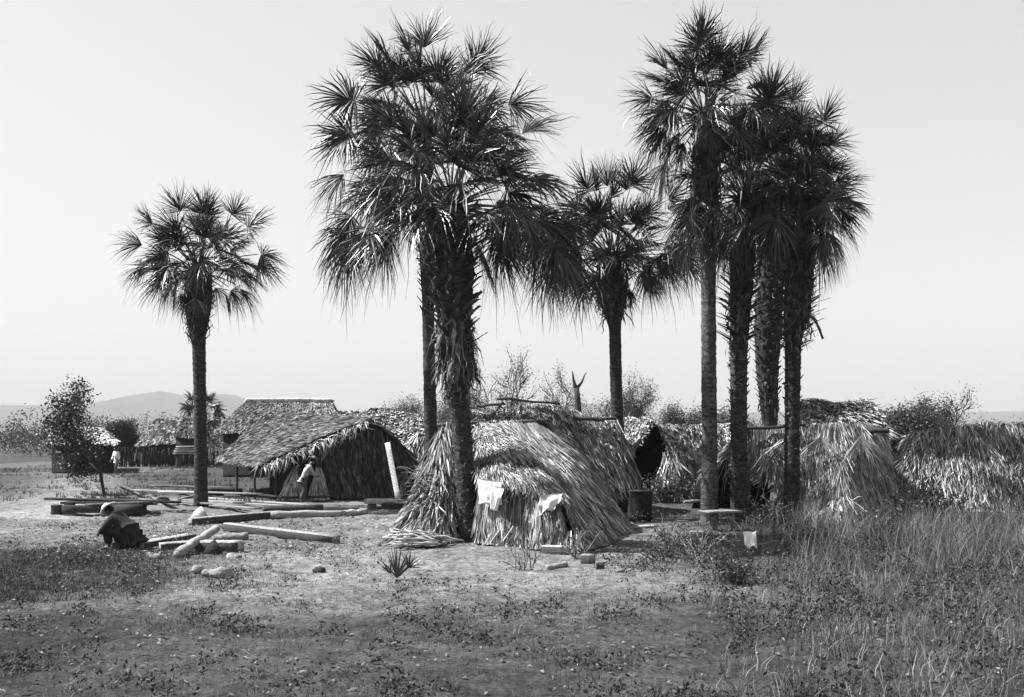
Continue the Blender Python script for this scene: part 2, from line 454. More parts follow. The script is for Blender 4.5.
    # dead leaves hanging under the crown
    if skirt or dead or shreds:
        db = MB()
        for (ya, yb, n, la, lb, out) in shreds:                     # torn fibrous leaf bases hanging round the trunk
            z = rng.uniform(P(0, yb, D)[2], P(0, ya, D)[2], n); a = rng.random(n) * 6.283
            c = np.stack([np.interp(z, q[:, 2], q[:, ii]) for ii in range(4)], 1)
            dr_ = np.stack([np.cos(a), np.sin(a), 0 * a], 1); ln_ = rng.uniform(la, lb, n); kk = 5; t_ = np.linspace(0, 1, kk)
            o_ = out * rng.random(n) ** 1.5
            Cc = c[:, None, :3] + dr_[:, None] * (c[:, 3][:, None] * .9 + (ln_ * o_)[:, None] * t_[None] ** .8 + .03)[..., None]
            Cc[..., 2] -= ln_[:, None] * t_[None] * (1 - .4 * o_[:, None]); Cc[:, 1:] += rng.normal(0, .03, (n, kk - 1, 3))
            db.strips(Cc, rng.uniform(.02, .09, n)[:, None] * np.array([.8, 1, .9, .6, .15])[None], unit(np.cross(dr_, A(0, 0, 1)) + rng.normal(0, .4, (n, 3))), .03 + .2 * rng.random(n) ** 2)
        for ii in range(skirt):
            a = ii * 2.39996 + rng.random()
            z = hrt[2] - rng.uniform(0.2, 1.1)
            hub = A(hrt[0], hrt[1], z) + A(math.cos(a), math.sin(a), 0) * rng.uniform(0.35, 0.8)
            fan_leaf(db, hub, unit(A(math.cos(a) * 0.35, math.sin(a) * 0.35, -1)), A(math.cos(a), math.sin(a), 0.3), R * rng.uniform(0.6, 0.85), 0.1, 22, span=0.9, tone=0.11)
            petiole(db, hrt + A(0, 0, -0.3), hub, 0.1, tone=0.12)
        for dpts, r0, r1 in (dead or []):
            pp = np.array([P(a, b, D - 0.35) for a, b in dpts])
            pp, _ = path_interp(pp, 8)
            db.tube(pp, np.linspace(r0, r1, 8), 6, 0.1, jit=0.1)
        build('dead_leaves', db, M_DEAD, root)
    return root

palm('lone slender fan palm with a round crown, left of the dark-gabled house', 34.7,
     [(201, 507, 13.5), (200.5, 440, 12.5), (200, 400, 12), (199, 350, 13), (198, 335, 15), (198, 322, 21), (198, 300, 27), (199, 270, 25)],
     [(182, 217, .95, .1), (203, 219, 1, .08), (230, 219, .9, .1), (158, 228, 1, .2), (149, 246, 1, .35), (153, 264, 1, .5),
      (243, 230, 1, .25), (253, 264, .95, .5), (228, 266, .8, .6), (175, 283, .7, .8), (186, 293, .55, .9), (200, 262, 1, .6, -1.2),
      (215, 240, 1, .3, -.9), (182, 243, 1, .3, -.9)], 38, 1.25, .97, boots=[(345, 270, .035, .55, .30)], seed=11, skirt=3, shreds=[(280, 330, 90, .3, .7, .5)], leaf_tone=.03)
palm('stout fan palm with a swollen shaggy trunk beside the hung white sheet', 24.0,
     [(468, 541, 22), (467, 505, 19), (463, 450, 19), (460, 415, 20), (457, 388, 23), (459, 365, 34), (457, 345, 30), (455, 325, 30), (453, 300, 39), (452, 270, 45), (452, 240, 40), (452, 205, 26)],
     [(440, 203, .95, .7, -1.0), (377, 226, 1, .7), (392, 190, 1, .4), (534, 215, 1.1, .8), (549, 238, 1.1, .95), (492, 238, .85, .9), (519, 178, 1.1, .5), (513, 140, 1.0, .3),
      (422, 158, 1.05, .5, -1.1), (463, 125, 1.1, .2), (480, 165, 1.1, .4, -1.1), (556, 215, 1.1, .8, .5), (402, 132, 1, .25), (500, 200, 1, .6, -1.1)],
     34, 1.4, 1.12, boots=[(352, 262, .022, .6, .36), (545, 350, .045, .18, .2), (262, 220, .022, .8, .4)], seed=12, skirt=0, shreds=[(318, 368, 420, .3, .85, .55), (366, 395, 70, .2, .45, .25), (245, 325, 120, .2, .5, .4)],
     leaf_tone=.034)
palm('tall thin fan palm rising just behind the stout shaggy one', 31.0,
     [(433, 516, 14), (431, 440, 13), (430, 400, 12.5), (428, 300, 12), (426, 230, 16), (424, 150, 18), (424, 128, 14)],
     [(355, 208, 1.1, .6), (352, 240, 1.1, .85), (351, 168, 1.1, .4), (357, 134, 1.1, .3), (360, 102, 1.1, .2), (380, 180, 1.1, .5), (385, 75, 1, .1), (425, 55, 1, .05), (470, 70, 1, .1),
      (500, 105, 1.1, .3), (490, 130, 1.1, .4), (400, 95, 1.1, .2, -1.2), (450, 95, 1.1, .2, -1.2)], 36, 1.5, 1.15, boots=[(320, 150, .06, .4, .3)], seed=13, leaf_tone=.032)
palm('medium fan palm with a bare pole trunk between the straw shelters', 38.0,
     [(620, 501, 14), (618, 440, 13), (616, 380, 12), (615, 330, 12), (614, 318, 16), (612, 302, 28), (612, 280, 32), (613, 258, 26)],
     [(590, 196, 1, .05), (608, 194, 1, .05), (630, 189, 1, .05), (583, 215, 1, .3), (567, 238, 1.1, .6), (548, 246, 1.1, .8), (654, 262, 1, .7), (668, 228, 1, .4),
      (677, 256, 1, .7), (622, 250, 1, .6, -1.2), (664, 203, .9, .3), (600, 220, 1, .3, -1), (640, 220, 1, .3, -1), (580, 262, .9, .9), (558, 212, 1.05, .5), (540, 226, 1.05, .7), (556, 266, 1, 1.0), (573, 255, 1, .9), (686, 240, 1, .7), (660, 245, 1, .6, -1)],
     36, 1.45, 1.18, boots=[(322, 255, .028, .7, .34)], seed=14, skirt=3, shreds=[(270, 318, 130, .3, .8, .5)], dead=[([(604, 290), (590, 296), (577, 302)], .06, .02)], leaf_tone=.028)
palm('fan palm with the smooth pale ringed trunk, leftmost of the right-hand clump', 29.0,
     [(709, 522, 17), (709.5, 440, 15.5), (709, 380, 15), (708.5, 300, 14.5), (708, 240, 16), (706, 200, 24), (705, 150, 26), (704, 115, 20)],
     [(668, 158, .9, .8), (662, 100, 1, .3), (690, 92, 1.05, .2), (716, 92, 1, .1), (672, 75, 1, .2), (700, 55, 1, .05), (735, 65, 1, .1), (690, 210, .9, 1.0, -.8), (712, 200, 1, .9, -1), (722, 225, .9, 1.0), (690, 235, .8, 1.0)],
     32, 1.25, 1.03, boots=[(240, 118, .03, .35, .34)], seed=15, skirt=9, shreds=[(120, 235, 150, .3, .8, .4)], fibre=150, bark=.15, leaf_tone=.028)
palm('fan palm with a rough bark trunk, second from left in the right-hand clump', 29.3,
     [(739, 521, 17), (739, 450, 16), (738.5, 380, 16.5), (739, 340, 18), (740, 310, 21), (742, 270, 24), (744, 225, 24), (745, 195, 16)],
     [(763, 118, 1.1, .15, -.9), (768, 148, 1.05, .3, -1), (735, 135, 1, .15), (744, 218, 1, .8, -1.1), (722, 175, 1, .4), (725, 235, .9, .9), (762, 228, .9, .9), (775, 190, 1, .5)],
     32, 1.3, 1.03, boots=[(500, 345, .05, .3, .2), (345, 290, .022, 1.1, .42), (290, 200, .028, .7, .36)], seed=16, skirt=4, shreds=[(200, 345, 150, .25, .6, .5), (345, 520, 90, .12, .3, .25)], fibre=200, bark=.09, leaf_tone=.03)
palm('fan palm with a bulging trunk farthest back in the right-hand clump', 35.0,
     [(765, 506, 16), (770, 427, 15), (769, 400, 18), (767, 370, 22), (768, 330, 27), (770, 280, 28), (774, 220, 26), (777, 170, 18)],
     [(770, 102, 1, .1), (790, 110, 1, .1), (752, 130, 1, .2), (785, 150, 1, .3)], 32, 1.4, 1.1, boots=[(410, 200, .03, .45, .24)], seed=17, skirt=4, shreds=[(200, 420, 120, .2, .5, .35)], fibre=120, bark=.06, leaf_tone=.028)
palm('rightmost fan palm with drooping fronds and a broken frond base hanging from the trunk', 28.6,
     [(791, 523, 15), (792, 470, 15), (792.5, 400, 15), (793, 345, 16), (794, 330, 20), (797, 312, 27), (799, 270, 27), (801, 230, 24), (802, 205, 16)],
     [(822, 128, 1.0, .05, -.5), (818, 235, 1.1, .9, -.8), (826, 228, 1.0, .9, -.2), (824, 200, 1.0, .6), (826, 176, .9, .4), (790, 150, 1, .2), (800, 130, .9, .1), (778, 215, 1, .8, -.9), (828, 150, .8, .25), (805, 175, 1, .2, -1)],
     34, .95, .9, boots=[(520, 350, .06, .25, .16), (350, 300, .022, 1.1, .36), (300, 215, .026, .8, .36)], seed=18, skirt=3, shreds=[(250, 340, 170, .25, .7, .55), (340, 520, 60, .1, .25, .25)], fibre=330, bark=.065, leaf_tone=.03,
     dead=[([(803, 312), (814, 318), (819, 328), (823, 339)], .055, .03), ([(800, 316), (786, 330), (778, 334)], .04, .015)])
rng = np.random.default_rng(99)
palm('small far fan palm half hidden behind the lone palm trunk', 85.0,
     [(203, 462, 4.5), (203, 425, 4), (203, 415, 5)], [(191, 408, 1, .5), (194, 402, 1, .2), (209, 402, 1, .2), (213, 410, 1, .5), (203, 399, 1, .1)], 14, 1.1, 1.0, seed=21, nseg=18, group='far palms', leaf_tone=.03)

# ------------------------------------------------------------------ thatch
def patch_fn(cols):
    cols = [path_interp(np.asarray(c, float), 12)[0] for c in cols]
    Cg = np.array(cols)                                    # nc,12,3
    nc = len(Cg)
    def S(u, v):
        u = np.clip(u, 0, 1) * (nc - 1); i = np.minimum(u.astype(int), nc - 2); fu = (u - i)[:, None]
        vv = v * 11; j = np.clip(vv.astype(int), 0, 10); fv = (vv - j)[:, None]     # v > 1 extrapolates past the eave
        a = Cg[i, j] * (1 - fv) + Cg[i, j + 1] * fv
        b = Cg[i + 1, j] * (1 - fv) + Cg[i + 1, j + 1] * fv
        return a * (1 - fu) + b * fu
    return S, Cg

def thatch(mb, cols, n, L=(0.4, 0.9), w=(0.02, 0.05), lift=0.09, tone=(0.12, 0.5), over=0.12, swing=0.18, sgn=None, vmax=1.0, droop=0.25, vpow=1.0, clump=0.8, dark=0.38):
    S, Cg = patch_fn(cols)
    # area weighting by column width
    wd = np.linalg.norm(np.diff(Cg, axis=0), axis=2).mean(1) * 0.5 + np.linalg.norm(np.diff(Cg[:, -1], axis=0), axis=1) * 0.5
    cdf = np.concatenate([[0], np.cumsum(wd) / wd.sum()])
    u = np.interp(rng.random(n), cdf, np.linspace(0, 1, len(Cg)))
    v0 = rng.random(n) ** vpow * vmax - 0.03
    e = 0.004
    p = S(u, v0)
    du = S(np.clip(u + e, 0, 1), v0) - S(np.clip(u - e, 0, 1), v0)
    dv = S(u, v0 + e) - S(u, v0 - e)
    ln = np.linalg.norm(Cg[:, -1] - Cg[:, 0], axis=1).mean()
    dvu = unit(dv); nrm = unit(np.cross(du, dv))
    cen = Cg.reshape(-1, 3).mean(0) - A(0, 0, 1.0)
    if sgn is None:
        fl = np.sign(np.sum(nrm * (p - cen), 1)); nrm = nrm * np.where(fl == 0, 1, fl)[:, None]
    else: nrm = nrm * sgn
    side = unit(np.cross(nrm, dvu))
    k = 5
    Ls = rng.uniform(*L, n)
    sw = rng.normal(0, swing, n)
    # neighbouring straws lean the same way: clumps
    cl = np.array([mnoise.noise(Vector((a * 2.3, b * 2.3, c * 2.3))) for a, b, c in p])
    sw += cl * swing * 2.0
    t = np.linspace(0, 1, k)
    vend = v0[:, None] + (Ls / ln)[:, None] * t[None]
    C = np.stack([S(u, np.minimum(vend[:, kk], 1 + over / ln + 0.0 * u)) for kk in range(k)], 1)
    C += side[:, None] * (np.tan(np.clip(sw, -.9, .9)) * Ls)[:, None, None] * t[None, :, None]
    lf = lift * rng.random(n)[:, None] * (0.25 + 0.75 * t[None] ** 1.5) + 0.015 + 0.05 * (cl[:, None] + 0.3) * (t[None] > 0.4)
    C += nrm[:, None] * lf[..., None]
    past = np.maximum(0, vend - 1) * ln
    C[..., 2] -= past * droop
    C[..., 2] = np.maximum(C[..., 2], 0.02)
    W = rng.uniform(*w, n)[:, None] * np.interp(t, [0, 0.3, 0.75, 1], [0.6, 1, 0.9, 0.25])[None]
    rot = rng.normal(0, 0.6, n)
    Sv = unit(np.cos(rot)[:, None] * side + np.sin(rot)[:, None] * nrm)
    tn = tone[0] + (tone[1] - tone[0]) * rng.random(n) ** 1.2
    tn = tn * (1 + clump * cl); tn = np.where(rng.random(n) < dark, tn * 0.35, tn)
    mb.strips(C, W, Sv, np.clip(tn, 0.02, 0.75))

def shell(mb, cols, off=(0, 0, -0.1), tone=0.08):
    S, Cg = patch_fn(cols); mb.slab(Cg, np.asarray(off, float), tone)

def closed(mb, poly, thick, tone):
    "flat wall: polygon of 3-D points extruded by vector thick"
    p = np.asarray(poly, float); q = p + np.asarray(thick, float); n = len(p)
    b = mb.n
    mb.v.append(np.concatenate([p, q])); mb.n += 2 * n
    mb.f.append(np.array([np.arange(n) + b])); mb.t.append(np.array([tone]))
    mb.f.append(np.array([np.arange(n)[::-1] + n + b])); mb.t.append(np.array([tone]))
    i = np.arange(n); j = np.roll(i, -1)
    mb.f.append(np.stack([i, i + n, j + n, j], -1) + b); mb.t.append(np.full(n, tone))

def pole(mb, a, b, r=0.04, tone=0.15, bend=0.04):
    t = np.linspace(0, 1, 6)[:, None]; p = np.asarray(a, float) + (np.asarray(b, float) - np.asarray(a, float)) * t
    p += rng.normal(0, bend, p.shape) * np.sin(t * np.pi)
    mb.tube(p, np.linspace(r, r * 0.8, 6), 7, tone, jit=0.06)

# ---- main shelter, front centre
def shelter_front():
    root = thing('straw_shelter', 'low straw shelter reaching the ground, front centre, hung with a white sheet and a hide', 'hut', (0.6, 25.5, 0), 'palm-thatched huts')
    R0, R1 = P(479, 424, 26.2), P(546, 423, 26.0)
    rid = lambda f: R0 + (R1 - R0) * f
    E = [P(478, 479, 23.5), P(503, 484, 22.9), P(532, 490, 22.4), P(560, 499, 22.0), P(580, 549, 22.2), P(606, 543, 23.5), P(625, 533, 25.8), A(3.2, 28.6, 0.0), A(2.2, 29.8, 0.3), A(0.6, 29.8, 0.9), A(-.9, 29.4, 1.2)]
    rf = [0, .0, .1, .28, .5, .78, 1, 1, .9, .5, 0]
    cols = []
    for e, f in zip(E, rf):
        r = rid(f); m = r + (e - r) * 0.5; m = m + A(0, 0, 0.03 if e[2] > .5 else 0.16)
        cols.append([r, m, e])
    sb = MB(); shell(sb, cols); build('roof_core', sb, M_SHELL, root)
    tb = MB()
    thatch(tb, cols[:8], 20000, L=(.45, 1.1), w=(.011, .028), lift=.13, tone=(.14, .74), over=.22, swing=.10)
    thatch(tb, cols[7:], 1500, L=(.6, 1.2), w=(.04, .09), tone=(.2, .5))
    build('roof', tb, M_THATCH, root)
    # hanging straw wall under the eave
    wt = [P(480, 484, 23.65), P(505, 489, 23.1), P(535, 496, 22.6), P(563, 505, 22.15)]
    wb = [A(-.76, 23.35, 0), A(-.15, 22.75, 0), A(.55, 22.2, 0), A(1.2, 21.75, 0)]
    wc = [[a, (a + b) / 2 + A(0, -.05, 0), b] for a, b in zip(wt, wb)]
    lc = [[A(-.85, 28.8, 1.3), A(-.95, 28.8, 0)], [A(-.8, 26.2, 2.7), A(-.88, 26.2, 0)], [P(480, 484, 23.65), A(-.76, 23.35, 0)]]
    w_ = MB(); shell(w_, wc, (0, .12, 0), .06); shell(w_, lc, (.12, .03, 0), .06)
    build('wall_core', w_, M_SHELL, root)
    wm = MB()
    thatch(wm, wc, 1700, L=(.35, .95), w=(.014, .045), lift=.14, tone=(.18, .68), over=.05, swing=.11, vpow=1.0, dark=.4)
    thatch(wm, lc, 700, L=(.5, 1.0), w=(.03, .06), lift=.12, tone=(.15, .5), over=.05, swing=.12, sgn=None)
    # loose butt ends splaying onto the ground
    n = 120; C = np.zeros((n, 4, 3)); x = rng.uniform(-.7, 1.5, n)
    for i in range(n):
        b = A(x[i], 23.2 - (x[i] + .76) * .8 + rng.uniform(-.1, .1), rng.uniform(.2, .5)); d = unit(A(rng.normal(0, .5), -.5, -1.1))
        for q in range(4): C[i, q] = b + d * q * .14
    C[..., 2] = np.maximum(C[..., 2], .02)
    wm.strips(C, np.full((n, 4), .035), unit(rng.normal(0, 1, (n, 3))), rng.uniform(.25, .65, n))
    build('wall', wm, M_THATCH, root)
    pm = MB()
    pole(pm, P(437, 425, 26.3), R1 + A(.1, 0, .06), .05, .12)
    build('ridge_pole', pm, M_WOOD, root)
    for a, b in [((-.74, 23.6, 0), P(479, 480, 23.7)), ((1.1, 22.1, 0), P(558, 500, 22.2))]:
        pm = MB(); pole(pm, a, b, .045, .12, .01); build('post', pm, M_WOOD, root)
    # white sheet and hide are separate things
    return root
shelter_front()

def cloth_sheet(name, label, cat, corners, tone, amp=.05, nu=14, nv=12, thick=.012, seed=0, mat=None):
    a, b, c, d = [np.asarray(q, float) for q in corners]       # top-left, top-right, bottom-right, bottom-left
    g = np.zeros((nu, nv, 3))
    nrm = unit(np.cross(b - a, d - a))
    for i in range(nu):
        for j in range(nv):
            u, v = i / (nu - 1), j / (nv - 1)
            p = (a * (1 - u) + b * u) * (1 - v) + (d * (1 - u) + c * u) * v
            fold = amp * (math.sin(u * 9 + seed + 2 * v) * (.3 + v) + 1.2 * mnoise.noise(Vector((u * 3 + seed, v * 3, 0))))
            g[i, j] = p + nrm * fold + A(0, 0, .025 * mnoise.noise(Vector((u * 5, v + seed, 4)))) * v
    mb = MB(); mb.slab(g, nrm * thick, tone)
    o = build(name, mb, mat or M_CLOTH, loc=(a + b + c + d) / 4, smooth=False)
    return tag(o, label, cat)

cloth_sheet('white_sheet', 'white cloth sheet hung flat on the left end of the front straw shelter', 'sheet',
            [P(477, 478, 23.25), P(502, 482, 22.6), P(503, 505, 22.5), P(478, 504, 23.1)], .72, .045, seed=1)
cloth_sheet('hanging_cloth', 'narrow white rag dangling beside the sheet on the straw shelter', 'rag',
            [P(490, 484, 22.6), P(504, 488, 22.35), P(496, 511, 22.35), P(491, 510, 22.4)], .8, .03, seed=3)
cloth_sheet('animal_hide', 'pale grey hide draped over the eave of the front straw shelter, trailing to the ground', 'hide',
            [P(540, 495, 21.95), P(563, 493, 21.75), P(556, 507, 21.5), P(538, 516, 21.75)], .5, .06, seed=5)
cloth_sheet('hide_strip', 'long thin strip of hide hanging straight down below the draped hide', 'hide',
            [P(534, 500, 22.0), P(541, 505, 21.8), P(539, 545, 21.7), P(535, 543, 21.9)], .45, .04, seed=6)

# ---- leaning heap of fronds against the left end
def frond_heap():
    root = thing('frond_heap', 'heap of dry palm fronds leaning against the stout shaggy palm', 'frond heap', (-1.8, 24.2, 0))
    cols = []
    top = [P(449, 424, 25.4), P(442, 430, 25.3), P(435, 438, 25.4), P(436, 440, 26.2)]
    bot = [A(-1.45, 23.5, 0), A(-2.0, 23.05, 0), A(-2.7, 23.5, 0), A(-2.9, 25.6, 0)]
    for a, b in zip(top, bot): cols.append([a, (a + b) / 2 + A(.12, .15, -.15), b])
    sb = MB(); shell(sb, cols, (.1, .25, 0), .05); build('core', sb, M_SHELL, root)
    tb = MB()
    thatch(tb, cols, 2300, L=(.4, 1.2), w=(.015, .05), lift=.24, tone=(.14, .62), over=.1, swing=.22, sgn=None)
    build('fronds', tb, M_THATCH, root)
    # bundle of cut stalks lying at its foot
    st = MB()
    for i in range(70):
        c = A(-2.1 + rng.normal(0, .22), 22.8 + rng.normal(0, .18), rng.uniform(.03, .28)); d = unit(A(1, rng.normal(0, .25), rng.normal(0, .12))) * rng.uniform(.2, .55)
        pole(st, c - d, c + d, .022, rng.uniform(.2, .5), .02)
    pole(st, G(386, 544), P(412, 522, 23.2), .025, .3); pole(st, G(383, 546), P(410, 536, 22.8), .022, .35)
    build('stalks', st, M_THATCH, root)
    # curled dry fronds at left
    cu = MB()
    for i in range(40):
        a = P(rng.uniform(412, 440), rng.uniform(470, 505), 24.2 + rng.normal(0, .3)); th = rng.uniform(2, 3.4); pts = []
        for q in range(7):
            pts.append(a.copy()); a = a + A(math.cos(th), rng.normal(0, .3), math.sin(th)) * .11; th += rng.uniform(.15, .5)
        pts = np.array(pts); pts[:, 2] = np.maximum(pts[:, 2], .02)
        cu.strips(pts[None], np.full((1, 7), .03), unit(A(.2, 1, .1))[None], rng.uniform(.15, .45))
    build('curled_fronds', cu, M_THATCH, root)
frond_heap()

# ---- shelter behind it with bare poles
def shelter_back():
    root = thing('straw_shelter', 'straw shelter with bare ridge poles, right behind the front centre one', 'hut', (1.2, 32.5, 0), 'palm-thatched huts')
    Rg = [P(470, 412, 31.5), P(520, 407, 31.6), P(552, 404, 31.8), P(580, 414, 32.6), P(617, 420, 33.5)]
    Ef = [P(468, 458, 28.8), P(520, 462, 28.9), P(560, 472, 29.2), P(590, 484, 29.8), P(617, 490, 30.6)]
    cols = [[r, (r + e) / 2 + A(0, 0, .12), e] for r, e in zip(Rg, Ef)]
    bk = [[r, r + A(0, 3, -1.7)] for r in Rg]
    en = [[Rg[-1], Ef[-1]], [Rg[-1], A(4.2, 32.5, .9)], [Rg[-1], Rg[-1] + A(0, 3, -1.7)]]
    sb = MB(); shell(sb, cols); shell(sb, bk); shell(sb, en); build('roof_core', sb, M_SHELL, root)
    tb = MB(); thatch(tb, cols, 8500, L=(.35, .9), w=(.015, .042), lift=.18, tone=(.2, .7), over=.25, swing=.22)
    thatch(tb, bk, 900, L=(.6, 1.0), w=(.05, .1), tone=(.2, .5)); thatch(tb, en, 500, L=(.5, 1), w=(.04, .08), tone=(.2, .5))
    build('roof', tb, M_THATCH, root)
    wb = MB(); wc = [[e + A(0, .3, -.02), A(e[0], e[1] + .35, 0)] for e in Ef]
    wc += [[A(4.0, 32.8, .9), A(4.0, 32.8, 0)], [A(3.9, 36, 1), A(3.9, 36, 0)], [A(-1.5, 34.5, 1.2), A(-1.5, 34.5, 0)]]
    shell(wb, wc, (0, .1, 0), .06); build('wall', wb, M_SHELL, root)
    wt = MB(); thatch(wt, wc[:5], 700, L=(.4, .8), w=(.03, .07), tone=(.12, .4), over=0); build('wall_straw', wt, M_THATCH, root)
    for a, b, r in [(P(477, 406, 31), P(505, 404, 31), .05), (P(497, 399, 31.2), P(560, 404, 31.5), .045), (P(503, 403, 31), P(488, 420, 29.5), .04), (P(521, 405, 31), P(518, 424, 29.5), .045), (P(500, 404, 31), P(508, 419, 29.6), .03), (P(574, 418.5, 31.5), P(616, 419, 32.8), .06), (P(540, 412, 30.5), P(541, 425, 29.6), .03)]:
        pm = MB(); pole(pm, a, b, r, .1); build('pole', pm, M_WOOD, root)
    for px in (599, 606, 611):
        pm = MB(); pole(pm, G(px, 516), P(px + 1, 470, 30.8), .04, .2); build('post', pm, M_WOOD, root)
shelter_back()

# ---- left house
def house_left():
    root = thing('thatched_house', 'thatched house with a dark gable end where a man in a hat stands stooping', 'house', (-7, 41, 0), 'palm-thatched huts')
    N_ = P(373, 419, 38.2); Fr = P(276, 413, 45.0)                       # ridge, near and far
    rid = [Fr, Fr + (N_ - Fr) * .35 + A(0, 0, .02), Fr + (N_ - Fr) * .7 + A(0, 0, .02), N_]
    eL = [P(219, 459, 42.0), P(233, 461, 40.5), P(248, 463, 39), P(262, 465, 37.3)]
    left = [[r, (r + e) / 2 + A(0, 0, .1), e] for r, e in zip(rid, eL)]
    hip = [[Fr, P(219, 459, 42.0)], [Fr, A(-12.6, 45, 1.5)], [Fr, A(-10.5, 48.5, 1.5)]]
    eR = [A(-8.8, 48.5, 1.3), A(-7.0, 46.2, 1.0), A(-5, 43.8, .8), P(424, 474, 41.0)]
    right = [[r, (r + e) / 2 + A(.05, 0, .12), e] for r, e in zip(rid, eR)]
    sb = MB(); shell(sb, left); shell(sb, hip); shell(sb, right); build('roof_core', sb, M_SHELL, root)
    tb = MB()
    thatch(tb, left, 18000, L=(.2, .55), w=(.014, .036), lift=.13, tone=(.16, .52), over=.2, swing=.16)
    thatch(tb, hip, 900, L=(.4, .8), w=(.04, .08), tone=(.15, .5), over=.2)
    thatch(tb, right, 1500, L=(.5, 1.0), w=(.05, .1), lift=.15, tone=(.15, .5), over=.3)
    # pale rake fringe along the near edge of the roof
    rake = [[N_ + A(-.3, .35, .02), N_ + A(.08, -.15, -.05)], [(N_ + eL[3]) / 2 + A(-.3, .35, .05), (N_ + eL[3]) / 2 + A(.1, -.25, -.12)], [eL[3] + A(-.3, .4, 0), eL[3] + A(.1, -.2, -.15)]]
    thatch(tb, rake, 330, L=(.25, .75), w=(.02, .06), lift=.12, tone=(.2, .7), over=.2, swing=.7, droop=1.0)
    build('roof', tb, M_THATCH, root)
    # gable wall
    gl = A(-7.6, 38.3, 0); gr = P(431, 489, 41.2); gr[2] = 0
    g0 = [N_ + A(-.02, .25, -.12), (N_ + eR[3]) / 2 + A(0, .3, -.1), eR[3] + A(0, .2, -.1)]
    ap = N_ + A(0, .3, -.1)
    cols = [[A(-7.6, 38.45, 2.0), gl], [A(-6.6, 38.6, 2.45), A(-6.5, 38.7, 0)], [ap, A(-5.3, 39.1, 0)], [A(-4.5, 39.6, 2.3), A(-4.4, 39.7, 0)], [P(420, 468, 40.8), gr]]
    gb = MB(); shell(gb, cols, (0, .14, 0), .05)
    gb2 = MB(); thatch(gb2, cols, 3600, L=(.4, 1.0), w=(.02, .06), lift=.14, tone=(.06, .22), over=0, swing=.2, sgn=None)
    build('gable_core', gb, M_SHELL, root); build('gable', gb2, M_THATCH, root)
    # dark porch recess at left and its posts, back and far walls
    wb = MB()
    closed(wb, [A(-9.7, 40.2, 0), A(-7.5, 39.2, 0), A(-7.5, 39.2, 2.1), A(-9.7, 40.2, 1.7)], (0.05, .12, 0), .05)
    closed(wb, [A(-9.75, 40.2, 0), A(-9.75, 40.2, 1.7), A(-11.0, 45.5, 1.7), A(-11.0, 45.5, 0)], (.12, 0, 0), .07)
    closed(wb, [A(-11.0, 45.6, 0), A(-11.0, 45.6, 1.8), A(-8.5, 47.5, 1.3), A(-8.5, 47.5, 0)], (0, .12, 0), .07)
    closed(wb, [A(-8.4, 47.5, 0), A(-8.4, 47.5, 1.2), A(-3.7, 41.9, .7), A(-3.7, 41.9, 0)], (-.12, 0, 0), .07)
    build('wall', wb, M_WOOD, root)
    for px, py, D, top in [(237, 496, 40.6, 459), (255, 497, 38.8, 466), (276, 500, 38.1, 462), (299, 500, 38.0, 452)]:
        pm = MB(); b = P(px, py, D); b[2] = 0; pole(pm, b, P(px, top, D), .055, .1, .02); build('post', pm, M_WOOD, root)
    pm = MB(); pole(pm, N_ + A(.35, -.4, .0), N_ + A(-.5, .5, .08), .06, .25); pole(pm, N_ + A(-.25, -.2, -.02), N_ + A(.45, .05, .1), .05, .2); build('ridge_pole', pm, M_WOOD, root)
house_left()

def straw_bundle(label, px, D, h, r, lean=0):
    root = thing('straw_bundle', label, 'straw bundle', P(px, HY + EYE * F / D, D), 'straw bundles against the left house')
    b = ORG[root.name].copy(); b[2] = 0
    top = b + A(lean, .15, h)
    cols = []
    for a in np.linspace(0, 2 * np.pi, 9): cols.append([top + A(math.cos(a), math.sin(a), 0) * .06, top * .45 + b * .55 + A(math.cos(a), math.sin(a), 0) * r * .6, b + A(math.cos(a), math.sin(a) * .6, 0) * r])
    sb = MB(); shell(sb, cols, (0, 0, -.02), .1); build('core', sb, M_SHELL, root)
    tb = MB(); thatch(tb, cols, 380, L=(.4, .9), w=(.03, .07), lift=.12, tone=(.4, .8), over=.03, swing=.12, dark=.12)
    build('straw', tb, M_THATCH, root)
straw_bundle('pale straw bundle standing left of the stooping man at the thatched house', 291, 38.0, 1.3, .42, .15)
straw_bundle('pale straw bundle standing right of the stooping man at the thatched house', 319, 38.0, 1.25, .32, -.05)

